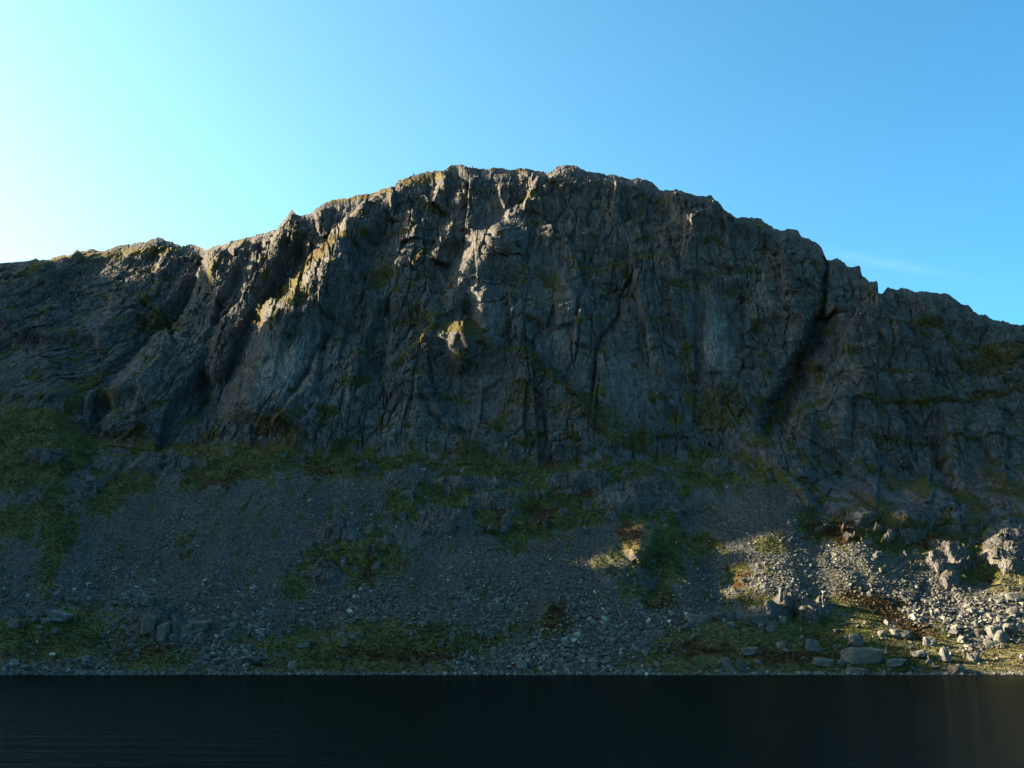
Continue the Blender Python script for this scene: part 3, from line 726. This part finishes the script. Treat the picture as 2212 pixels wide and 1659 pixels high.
# near bank under the camera
bx = np.linspace(-420, 420, 120); by = np.linspace(-260, 34, 60)
BX, BY = np.meshgrid(bx, by)
BZ = np.interp(BY, [-260, -60, -4, 6, 16, 34], [22, 8, 2.35, 2.0, .1, -3]) + .35 * fbm(BX / 9, BY / 9, 900, 3) * sstep(20, 0, BY)
ib = np.arange(120 * 60).reshape(60, 120)
ob = mesh_np('shore', np.stack([BX, BY, BZ], -1).reshape(-1, 3), np.stack([ib[:-1, :-1], ib[:-1, 1:], ib[1:, 1:], ib[1:, :-1]], -1).reshape(-1, 4), M_TERRAIN, True)
at = ob.data.attributes.new('grass', 'FLOAT', 'POINT'); at.data.foreach_set('value', np.full(120 * 60, .9, f32))
tag(ob, 'near grassy bank of the tarn', kind='structure')

# unseen neighbouring fell west of the corrie: skyline shaped to place shadow and sun gaps
SHADE_SKYLINE = [(-260, 150), (0, 185), (200, 195), (300, 203), (385, 211), (392, 212.5), (398, 214), (410, 213.5), (420, 217), (427, 219), (433, 218.5), (436, 213), (441.5, 213.5), (443.5, 219), (447, 221), (450, 223), (453.5, 231), (457, 237), (462, 240), (466, 238), (469, 231), (471, 243), (475, 252), (480, 258), (486, 266), (491, 278), (495, 286), (500, 312),
       (505, 346), (519, 348), (523, 318), (526, 302), (531, 298), (540, 292), (548, 288), (558, 293), (572, 309), (585, 322), (606, 333), (628, 313), (654, 322), (700, 320), (800, 300), (1000, 270), (1200, 200)]
K = 160.0 / -SUN[0]
fy_ = np.concatenate([np.arange(-230, 340, 12.0), np.arange(340, 700, 1.5), np.arange(700, 1240, 12.0)]) + SUN[1] * K
hz = lut(SHADE_SKYLINE)(fy_ - SUN[1] * K) + SUN[2] * K
cc = np.concatenate([np.linspace(-1, 0, 30), np.linspace(0, 1, 60)[1:]])
FY, CCg = np.meshgrid(fy_, cc)
HZ = np.repeat(hz[None], len(cc), 0)
fz_ = HZ * (1 - np.abs(CCg) ** 1.15) - 8 * np.abs(CCg)
FX = -640 + np.where(CCg > 0, CCg * 250, CCg * 500)
amp_ = sstep(0, .15, np.abs(CCg))
FZ = fz_ - amp_ * 14 * (.5 + .5 * fbm(FX / 60, FY / 60, 701, 4)) + amp_ * 3 * fbm(FX / 9, FY / 14, 711, 4)
FZ = FZ + 1.6 * fbm(FY / 7, FY * 0 + .5, 721, 3) * (1 - amp_)
nf = FZ.shape
i_f = np.arange(FZ.size).reshape(nf)
of = mesh_np('shade_hill', np.stack([FX, FY, FZ], -1).reshape(-1, 3), np.stack([i_f[:-1, :-1], i_f[:-1, 1:], i_f[1:, 1:], i_f[1:, :-1]], -1).reshape(-1, 4), M_TERRAIN, True)
at = of.data.attributes.new('grass', 'FLOAT', 'POINT')
at.data.foreach_set('value', np.ascontiguousarray((.5 + .4 * fbm(FX / 50, FY / 50, 731, 4)).reshape(-1), f32))
tag(of, 'unseen neighbouring fell at the left, skyline shaped to shade the lower slope', kind='structure')
# ------------------------------------------------------------------ scree stones: far too many to count, one mesh
rng = np.random.default_rng(7)
random.seed(7)
def hull_proto(n, flatness, seed, cube=False):
    r = np.random.default_rng(seed)
    p = r.normal(size=(n, 3)); p /= np.linalg.norm(p, axis=1)[:, None]
    if cube:
        c = np.array([(i, j, k) for i in (-1, 1) for j in (-1, 1) for k in (-1, 1)]) * .62
        p = np.vstack([c + r.uniform(-.36, .36, c.shape), p[:max(0, n - 8)] * .8]); n = len(p)
    p = np.sign(p) * np.abs(p) ** .62                      # boxier than a ball
    p *= np.array([.5, .5 * r.uniform(.6, .95), .5 * flatness * r.uniform(.8, 1.2)]) * r.uniform(.75, 1.05, (n, 1)) * (1.0 if not cube else 1.2)
    bm = bmesh.new()
    for q in p: bm.verts.new(q)
    g = bmesh.ops.convex_hull(bm, input=bm.verts)
    bmesh.ops.delete(bm, geom=[v for v in bm.verts if not v.link_faces], context='VERTS')
    bmesh.ops.triangulate(bm, faces=bm.faces)
    bm.verts.index_update()
    v = np.array([q.co[:] for q in bm.verts]); f = np.array([[q.index for q in fc.verts] for fc in bm.faces])
    bm.free()
    return v, f
PROT = [hull_proto(11, fl, 100 + i) for i, fl in enumerate([.5, .6, .7, .8, .55, .65, .75, .6, .45, .7, .6, .5])]

def sample_slope(weight, n):
    """grid cells of the apron picked in proportion to weight x real area"""
    w = weight[:NL, :].copy()
    w[0] = 0
    w *= (Yd[:NL] / 300) ** 2
    w = w.ravel(); w = w / w.sum()
    k = rng.choice(len(w), n, p=w)
    r, c = k // NC, k % NC
    r1 = np.minimum(r + 1, NL - 1); c1 = np.minimum(c + 1, NC - 1)
    a = rng.random(n); b = rng.random(n)
    P = np.stack([Xw, Yw, Zw], -1)
    p = (P[r, c] * ((1 - a) * (1 - b))[:, None] + P[r, c1] * ((1 - a) * b)[:, None] + P[r1, c] * (a * (1 - b))[:, None] + P[r1, c1] * (a * b)[:, None])
    return p, r, c

def rot_many(n, tilt):
    az = rng.random(n) * 2 * np.pi; a = rng.normal(0, tilt, n); b = rng.normal(0, tilt, n)
    ca, sa, cb, sb, cz, sz = np.cos(a), np.sin(a), np.cos(b), np.sin(b), np.cos(az), np.sin(az)
    o = np.zeros(n); i = np.ones(n)
    Rz = np.stack([cz, -sz, o, sz, cz, o, o, o, i], -1).reshape(-1, 3, 3)
    Rx = np.stack([i, o, o, o, ca, -sa, o, sa, ca], -1).reshape(-1, 3, 3)
    Ry = np.stack([cb, o, sb, o, i, o, -sb, o, cb], -1).reshape(-1, 3, 3)
    return Rx @ Ry @ Rz

def stones(name, P, size, label, tilt=.45, sink=.15, run=None):
    n = len(P); Rm = rot_many(n, tilt); tone = np.where(rng.random(n) < .003, 1.0, rng.beta(2.2, 2.6, n))
    if run is not None: tone = np.clip(tone + run, 0, np.maximum(tone, .86))
    vs, fs, ts = [], [], []; off = 0
    which = rng.integers(0, len(PROT), n)
    for i, (v, f) in enumerate(PROT):
        k = np.where(which == i)[0]
        w = np.einsum('kij,vj->kvi', Rm[k], v) * size[k][:, None, None] + P[k][:, None, :]
        w[..., 2] += (size[k] * sink)[:, None]
        vs.append(w.reshape(-1, 3)); ts.append(np.repeat(tone[k], len(v)))
        fs.append((f[None] + (np.arange(len(k)) * len(v))[:, None, None] + off).reshape(-1, 3)); off += len(k) * len(v)
    o = mesh_np(name, np.vstack(vs), np.vstack(fs), M_SCREE, False)
    at = o.data.attributes.new('tone', 'FLOAT', 'POINT'); at.data.foreach_set('value', np.concatenate(ts).astype(f32))
    return tag(o, label, kind='stuff')

lowz = PYf[:NL]
W_ = np.zeros(PX.shape, f32)
gr_patch = sstep(.0, .5, fbm(PXf / 26, PYf / 16, 801, 4))
W_[:] = SC * (.55 + .45 * gr_patch) + .10 * LOW * gr_patch
W_ = W_ * (1 - sstep(-60, -300, PXf) * .7) * (1 - sstep(2300, 2600, PXf) * .7)
N1 = 60000
P1, r1_, c1_ = sample_slope(W_, N1)
zone = 1 + 1.0 * sstep(1180, 1420, PY[r1_, c1_]) + .25 * sstep(1600, 2100, PX[r1_, c1_]) * sstep(1230, 1330, PY[r1_, c1_])
size1 = np.minimum(.31 * (1 - rng.random(N1)) ** (-1 / 2.7), 1.3) * zone
RUNS = fbm((PXf + .55 * PYf * np.where(PXf < 1250, 1, -1)) / 34, PYf / 190, 811, 4)
stones('scree', P1, size1 * (1 + .8 * np.clip(RUNS[r1_, c1_], -.6, 1)), 'grey scree stones strewn over the slope below the crag', run=.22 * RUNS[r1_, c1_])
# shingle along the water's edge
ns = 7000
cs = rng.integers(5, NC - 6, ns); rs = np.minimum(rng.exponential(1.6, ns).astype(int), 9)
Psh = np.stack([Xw[rs, cs], Yw[rs, cs], Zw[rs, cs]], -1) + np.stack([rng.uniform(-.4, .4, ns), rng.uniform(-2.6, .3, ns), 0 * cs], -1)
Psh[:, 2] = np.maximum(Psh[:, 2], -.05)
stones('gravel', Psh, np.minimum(.26 * (1 - rng.random(ns)) ** (-1 / 2.0), 1.7), 'pale shingle lining the far edge of the tarn', sink=.1, run=.16)
# tussocks and bracken tops
NT_ = 42000
Wg = np.where(LOW > .5, np.clip(GR - .25, 0, 1), 0) * (1 - sstep(-40, -200, PXf)) * (1 - sstep(2260, 2400, PXf))
Pg, rg, cg = sample_slope(Wg, NT_)
hg = rng.uniform(.25, .6, NT_) * (1 + .5 * RU[rg, cg])
vs_, fs_ = [], []
for b in range(5):
    a = rng.random(NT_) * 2 * np.pi; w_ = hg * rng.uniform(.25, .5, NT_); l_ = hg * rng.uniform(.2, .9, NT_)
    d = np.stack([np.cos(a), np.sin(a), 0 * a], -1); t_ = np.stack([-np.sin(a), np.cos(a), 0 * a], -1)
    base = Pg + d * (hg * .15)[:, None] - np.array([0, 0, .08])
    tip = Pg + d * l_[:, None]; tip[:, 2] += hg * rng.uniform(.5, 1.0, NT_)
    vs_.append(np.stack([base + t_ * w_[:, None], base - t_ * w_[:, None], tip], 1))
vg = np.stack(vs_, 1).reshape(-1, 3)
ogr = mesh_np('grass', vg, np.arange(len(vg)).reshape(-1, 3), M_TERRAIN, False)
for k, a in (('grass', np.ones(NT_)), ('rust', RU[rg, cg]), ('dry', np.clip(DR[rg, cg] + rng.normal(.08, .15, NT_), 0, 1))):
    at = ogr.data.attributes.new(k, 'FLOAT', 'POINT'); at.data.foreach_set('value', np.repeat(a, 15).astype(f32))
tag(ogr, 'rough tussock grass and bracken on the slope above the tarn', kind='stuff')
# ------------------------------------------------------------------ boulders, one object each
def boulder_mesh(name, n, seed, cube=True, sharp=0., subdiv=2, rough=.085):
    v, f = hull_proto(n, 1.0, seed, cube)
    r = np.random.default_rng(seed + 50)
    bm = bmesh.new()
    vs = [bm.verts.new(q) for q in v]
    for t in f: bm.faces.new([vs[i] for i in t])
    bmesh.ops.dissolve_limit(bm, angle_limit=R(14), verts=bm.verts, edges=bm.edges)
    bmesh.ops.bevel(bm, geom=list(bm.edges), offset=.06, segments=1, affect='EDGES', profile=.6)
    bmesh.ops.triangulate(bm, faces=bm.faces)
    for _ in range(subdiv):
        bmesh.ops.subdivide_edges(bm, edges=[e for e in bm.edges if e.calc_length() > .16], cuts=1)
        bmesh.ops.triangulate(bm, faces=bm.faces)
    bm.normal_update()
    co = np.array([q.co[:] for q in bm.verts])
    d = fbm(co[:, 0] * 3 + 9 * seed, co[:, 1] * 3 + co[:, 2] * 2.3, seed, 4) * rough + fbm(co[:, 0] * 9 + co[:, 2] * 4, co[:, 1] * 9 + co[:, 2] * 5, seed + 3, 2) * rough * .35
    for q, a in zip(bm.verts, d): q.co += q.normal * float(a)
    if sharp:                                             # pulled up to a point
        for q in bm.verts:
            k = max(0.0, 1 - sharp * max(0, q.co.z + .3)); q.co.x *= k; q.co.y *= k
    lo = np.array([q.co[:] for q in bm.verts]); mn, mx = lo.min(0), lo.max(0)
    for q in bm.verts:                                    # unit box, base at z = 0
        q.co.x = (q.co.x - (mn[0] + mx[0]) / 2) / (mx[0] - mn[0]); q.co.y = (q.co.y - (mn[1] + mx[1]) / 2) / (mx[1] - mn[1]); q.co.z = (q.co.z - mn[2]) / (mx[2] - mn[2])
    me = bpy.data.meshes.new(name); bm.to_mesh(me); bm.free()
    me.materials.append(M_STONE)
    return me
BM = {'block': boulder_mesh('boulder', 9, 401), 'round': boulder_mesh('boulder', 19, 402, cube=False), 'slab': boulder_mesh('boulder', 8, 403), 'wedge': boulder_mesh('boulder', 8, 414, cube=False),
      'spire': boulder_mesh('boulder', 9, 405, sharp=.55), 'dome': boulder_mesh('boulder', 17, 406, cube=False), 'lump': boulder_mesh('boulder', 12, 417), 'chunk': boulder_mesh('boulder', 10, 408, cube=False), 'slate': boulder_mesh('boulder', 8, 409)}
MPP = S / FPX
def boulder(px, py, wpx, hpx, shape, label, group=None, tilt=0., turn=None, lift=0.):
    """px, py: foot of the stone; wpx, hpx: width and height on the note grid"""
    p, _ = ground(px, py)
    d = float(p[1]); w_, h_ = wpx * MPP * d, hpx * MPP * d
    o = bpy.data.objects.new('boulder', BM[shape]); COL.objects.link(o)
    sink = .22 * h_
    o.location = (p[0], p[1], p[2] - sink + lift)
    tr = random.uniform(-.35, .35) + random.choice((0, math.pi)) if turn is None else turn
    o.rotation_euler = (random.uniform(-.12, .12), R(tilt), tr)
    w_ *= .9
    o.scale = (w_, w_ * random.uniform(.6, .95) if w_ < 2 * h_ else w_ * .55, h_ * 1.10)
    return tag(o, label, 'boulder', group)

B = [
 # the lower right corner and its shore
 (1584, 1454, 21, 42, 'slab', 'tall grey slab leaning left at the waterline, left one of a leaning pair', -24), (1608, 1454, 24, 38, 'round', 'upright rounded grey boulder at the waterline beside a leaning slab', -10),
 (1556, 1452, 25, 11, 'lump', 'low grey stone at the waterline left of the leaning pair'), (1862, 1432, 98, 36, 'block', 'huge long grey block in the dark shore grass, biggest on the right shore'),
 (1776, 1440, 48, 18, 'slate', 'flat grey slab on dark grass just left of the huge long block', 8), (1822, 1440, 32, 14, 'wedge', 'low flat wedge touching the left foot of the huge long block'),
 (1737, 1422, 17, 8, 'slate', 'small tilted grey slate alone on dark grass above the flat slab', 35), (1850, 1458, 50, 17, 'block', 'low square topped block standing in the water below the huge long block'),
 (1853, 1396, 38, 34, 'round', 'rounded grey boulder uphill of the huge long block'), (1945, 1377, 48, 17, 'slab', 'long half lit slab lying at the lower edge of the lit ground', 6),
 (1908, 1376, 24, 18, 'lump', 'shaded lump pressed against the left end of the long half lit slab'), (1755, 1402, 30, 28, 'chunk', 'grey chunk in the shaded grass left of the rounded boulder'),
 (1690, 1394, 26, 18, 'lump', 'small grey boulder on the crest of the shaded green mound'), (1620, 1412, 42, 17, 'slab', 'wide grey slab sunk in the shaded green mound'),
 (2038, 1428, 30, 33, 'spire', 'pointed boulder with one sunlit face at the edge of the shadow'), (2052, 1456, 46, 30, 'wedge', 'jagged dark outcrop stone on the shore below the pointed boulder', -12),
 (2074, 1457, 26, 24, 'chunk', 'cracked chunk joined to the jagged shore stone'), (2105, 1428, 32, 22, 'dome', 'sunlit domed boulder casting a shadow on the golden grass'),
 (2098, 1458, 32, 15, 'lump', 'sunlit boulder at the waterline below the golden grass'), (2120, 1375, 28, 22, 'round', 'rounded sunlit boulder beside the big dark boulder pile'),
 (2150, 1378, 36, 32, 'block', 'big dark block at the left of the pile above the golden grass'), (2182, 1374, 38, 34, 'dome', 'big domed dark boulder topping the pile above the golden grass'),
 (2160, 1388, 34, 26, 'chunk', 'broken boulder at the foot of the dark pile above the golden grass', -20), (2072, 1366, 12, 14, 'spire', 'small pointed pale stone left of the rounded sunlit boulder'),
 (2017, 1332, 17, 13, 'wedge', 'pale sunlit wedge alone in the dark hollow of stones'), (1886, 1321, 9, 8, 'round', 'small bright white stone on lit turf'),
 (1957, 1303, 18, 16, 'wedge', 'pale triangular stone on the upper rim of the brown bracken', 20), (2005, 1304, 22, 11, 'slate', 'flat tilted slab just right of the pale triangular stone', 12),
 (1966, 1326, 11, 15, 'slate', 'thin upright pale stone at the right rim of the brown bracken'), (1686, 1308, 20, 30, 'slab', 'tall standing block with its left face lit and a black shadow behind', 10),
 (1505, 1345, 56, 18, 'slab', 'long low grey rock at the top of the shaded green mound, left end'), (1556, 1338, 42, 20, 'round', 'smooth rounded grey boulder above the shaded green mound'),
 (1640, 1340, 80, 24, 'block', 'long grey rock step along the shadow line above the green mound'), (1665, 1362, 20, 18, 'round', 'round grey boulder rolled below the long rock step'),
 (1646, 1354, 16, 13, 'lump', 'smaller grey lump beside the round boulder below the rock step'), (1750, 1316, 40, 26, 'dome', 'lit grey hump of rock right of the tall standing block'),
 (2163, 1402, 14, 13, 'spire', 'small pointed sunlit stone standing in golden grass'), (2197, 1393, 22, 12, 'dome', 'low sunlit stone in golden grass under the dark pile'),
 (2140, 1396, 30, 9, 'slate', 'flat dark slate at the left of the golden grass'), (2190, 1300, 34, 22, 'block', 'sunlit square boulder high on the right hand stone fan'),
 (2188, 1332, 30, 20, 'chunk', 'sunlit chunk below the square boulder on the right hand stone fan'), (2160, 1346, 24, 16, 'lump', 'grey boulder halfway between the stone fan and the dark pile'),
 (2010, 1392, 34, 20, 'chunk', 'cluster boulder half in shadow left of the rounded sunlit boulder'), (1985, 1424, 40, 20, 'dome', 'shaded dome in shore grass left of the pointed boulder'),
 (1935, 1440, 44, 16, 'slab', 'shaded slab between the huge long block and the pointed boulder'),
 # the left hand shore and its pile
 (318, 1312, 44, 28, 'dome', 'smooth greenish domed boulder perched on top of the stone wall outcrop'), (280, 1316, 32, 18, 'wedge', 'greenish wedge leaning on the domed boulder'),
 (372, 1318, 26, 20, 'lump', 'lump right of the smooth greenish dome'), (345, 1306, 34, 20, 'block', 'dark block behind the smooth greenish dome'), (320, 1372, 38, 42, 'block', 'squared left pillar of the wall like outcrop'), (352, 1380, 30, 46, 'slab', 'narrow middle pillar of the wall like outcrop'),
 (385, 1370, 32, 36, 'chunk', 'broken right pillar of the wall like outcrop'), (437, 1364, 52, 24, 'slab', 'broad pale slab on top of the boulder pile right of the wall outcrop'), (402, 1376, 30, 30, 'chunk', 'blocky boulder in the middle of the pile right of the wall outcrop'),
 (378, 1390, 30, 24, 'round', 'rounded boulder at the left foot of the pile right of the wall outcrop'), (432, 1390, 34, 26, 'lump', 'fat boulder under the broad pale slab'), (127, 1342, 58, 22, 'slab', 'long low shaded slab lying in dark grass at the left', -14),
 (98, 1348, 28, 14, 'lump', 'low lump at the lower end of the long shaded slab'), (163, 1308, 26, 16, 'dome', 'single domed boulder in dark grass above the long shaded slab'), (30, 1356, 28, 20, 'chunk', 'pale shaded chunk near the left edge of the view'),
 (116, 1368, 18, 14, 'round', 'round shaded stone below the long shaded slab'), (547, 1434, 42, 22, 'dome', 'lone wide boulder on turf close to the left shore'), (630, 1442, 22, 18, 'chunk', 'grey chunk on turf right of the lone wide boulder'),
 (418, 1456, 28, 20, 'dome', 'biggest of the stones touching the water below the lone wide boulder'), (456, 1457, 24, 13, 'lump', 'low stone touching the water right of the biggest waterside stone'), (253, 1456, 34, 9, 'slate', 'thin pale slab at the water, far left shore'),
 (510, 1412, 26, 12, 'slab', 'low slab uphill of the lone wide boulder'), (655, 1396, 30, 10, 'slate', 'thin slab lying across the foot of the left hand scree'), (186, 1424, 20, 14, 'chunk', 'dull boulder above the shingle at the far left'),
 # the middle of the shore
 (744, 1392, 20, 17, 'dome', 'pale domed boulder on the green turf below the middle scree'), (766, 1376, 16, 12, 'lump', 'small lump behind the pale domed boulder on the turf'), (977, 1388, 14, 14, 'round', 'round grey stone alone on the green turf near the middle'),
 (1039, 1368, 14, 12, 'lump', 'grey stone at the upper rim of the middle turf'), (1099, 1374, 12, 24, 'slate', 'thin pale slate standing aslant on the middle turf', -24), (1066, 1406, 14, 13, 'chunk', 'chunk at the left end of the middle shore stones'),
 (804, 1342, 28, 11, 'slab', 'flat slab at the bottom of the middle scree'), (1225, 1448, 38, 18, 'dome', 'wide domed rock at the waterline in the middle of the shore'), (1127, 1442, 28, 18, 'block', 'blocky rock just above the waterline left of the wide domed rock'),
 (1284, 1436, 26, 16, 'lump', 'lump uphill of the wide domed rock at the waterline'), (1432, 1372, 22, 15, 'round', 'rounded stone on dark brown turf at the foot of the right scree'), (1079, 1298, 26, 8, 'slate', 'thin pale slab lying on the middle scree'),
 (1070, 1320, 40, 18, 'slab', 'pale split slab below the thin slab on the middle scree'), (819, 1408, 9, 7, 'round', 'tiny white stone on the shaded turf'), (868, 1440, 8, 13, 'spire', 'tiny upright stone by the water on the middle turf'),
]
for b in B:
    boulder(*b[:6], tilt=b[6] if len(b) > 6 else 0.)
# the rest of the larger stones, in runs that nothing tells apart
GRP = [  # label, group, count, region (cx, cy, rx, ry), size range on the note grid
 ('grey boulder among many in the shaded shore grass at the left', 'shaded boulders along the left shore', 46, [(120, 1440, 150, 14), (250, 1400, 60, 40), (470, 1420, 110, 26), (110, 1320, 120, 40)], (8, 20)),
 ('grey boulder in the tumble around the wall like outcrop', 'boulders tumbled around the wall like outcrop', 26, [(430, 1370, 70, 40), (400, 1400, 50, 20), (340, 1315, 60, 16)], (9, 22)),
 ('grey boulder in the rubble at the middle of the shore', 'shaded boulders along the middle shore', 44, [(1120, 1420, 130, 34), (1290, 1430, 120, 26), (1000, 1370, 120, 30), (1190, 1400, 60, 40)], (8, 19)),
 ('grey boulder in the shade at the foot of the right scree', 'shaded boulders under the right scree', 40, [(1400, 1350, 120, 26), (1620, 1345, 90, 16), (1800, 1400, 200, 44), (1900, 1430, 160, 20)], (8, 22)),
 ('sunlit boulder on the bright scree at the lower right', 'sunlit boulders on the right hand scree', 70, [(1680, 1260, 80, 50), (1850, 1250, 120, 60), (2000, 1320, 90, 50), (2170, 1330, 60, 46), (2190, 1290, 40, 30)], (7, 18)),
]
for lab, grp, n, regs, (s0, s1) in GRP:
    for k in range(n):
        cx, cy, rx, ry = random.choice(regs)
        while True:
            a, b = random.uniform(-1, 1), random.uniform(-1, 1)
            if a * a + b * b < 1: break
        wpx = s0 + (s1 - s0) * random.random() ** 2.2
        boulder(cx + a * rx, min(1456, cy + b * ry), wpx, wpx * random.uniform(.5, .9), random.choice(list(BM)), lab, grp, tilt=random.uniform(-14, 14), turn=random.uniform(0, 6.28))

# two cairns on the skyline
def cairn(px, label):
    c = int(round((px - PX0) / STEP))
    p = np.array([Xw[-1, c], Yw[-1, c] + .4, Zw[-1, c] - .25])
    bm = bmesh.new(); r = random.Random(int(px)); z = 0
    for k in range(9):
        w = 1.5 * (1 - k / 11)
        v, f = PROT[r.randrange(len(PROT))]
        a = r.random() * 6
        vs = [bm.verts.new((w * (q[0] * math.cos(a) - q[1] * math.sin(a)) + r.uniform(-.1, .1), w * (q[0] * math.sin(a) + q[1] * math.cos(a)), z + .35 * q[2] + .15)) for q in v]
        for t in f: bm.faces.new([vs[i] for i in t])
        z += .22
    me = bpy.data.meshes.new('cairn'); bm.to_mesh(me); bm.free(); me.materials.append(M_STONE)
    o = bpy.data.objects.new('cairn', me); COL.objects.link(o); o.location = p
    return tag(o, label, 'cairn')
cairn(894, 'tiny pointed cairn on the skyline left of the summit knob')
cairn(1021, 'tiny pointed cairn on the skyline right of the summit knob')

# a white sheep grazing in the dark grass at the left
def make_sheep(px, py):
    p, _ = ground(px, py)
    V_ = [(0, 0, .62, .25), (.34, 0, .64, .26), (-.34, 0, .62, .25), (-.52, 0, .56, .16), (.55, 0, .60, .17), (.70, 0, .42, .11), (.78, 0, .26, .085), (.86, 0, .13, .05)]
    E_ = [(0, 1), (0, 2), (2, 3), (1, 4), (4, 5), (5, 6), (6, 7)]
    for sx, kx in ((.34, 1), (-.34, 2)):
        for sy in (-1, 1):
            i = len(V_); back = -.05 if sx < 0 else .0
            V_ += [(sx + back * .3, .13 * sy, .42, .11), (sx + back, .13 * sy, .24, .055), (sx, .13 * sy, .02, .045)]
            E_ += [(kx, i), (i, i + 1), (i + 1, i + 2)]
    i = len(V_); V_ += [(.70, .12, .37, .03), (.70, -.12, .37, .03), (-.62, 0, .44, .05)]; E_ += [(6, i), (6, i + 1), (3, i + 2)]
    me = bpy.data.meshes.new('sheep'); me.from_pydata([v[:3] for v in V_], E_, [])
    o = bpy.data.objects.new('sheep', me); COL.objects.link(o)
    o.modifiers.new('skin', 'SKIN'); sb = o.modifiers.new('sub', 'SUBSURF'); sb.levels = sb.render_levels = 2
    for q, v in zip(me.skin_vertices[0].data, V_): q.radius = (v[3], v[3])
    me.skin_vertices[0].data[0].use_root = True
    t = NT('sheep_wool'); t.l.new(t.ramp(t.noise(9, det=4), [(.3, (.42, .40, .36)), (.7, (.66, .64, .58))]), t.b.inputs['Base Color']); t.b.inputs['Roughness'].default_value = .95
    t.bump(t.noise(26, det=3), .03)
    me.materials.append(t.m)
    o.location = (p[0], p[1] - .3, p[2] + .02); o.scale = (1.15, 1.15, 1.1); o.rotation_euler = (0, 0, R(172))
    return tag(o, 'white sheep grazing in the dark grass near the left shore', 'sheep')
make_sheep(114, 1415)
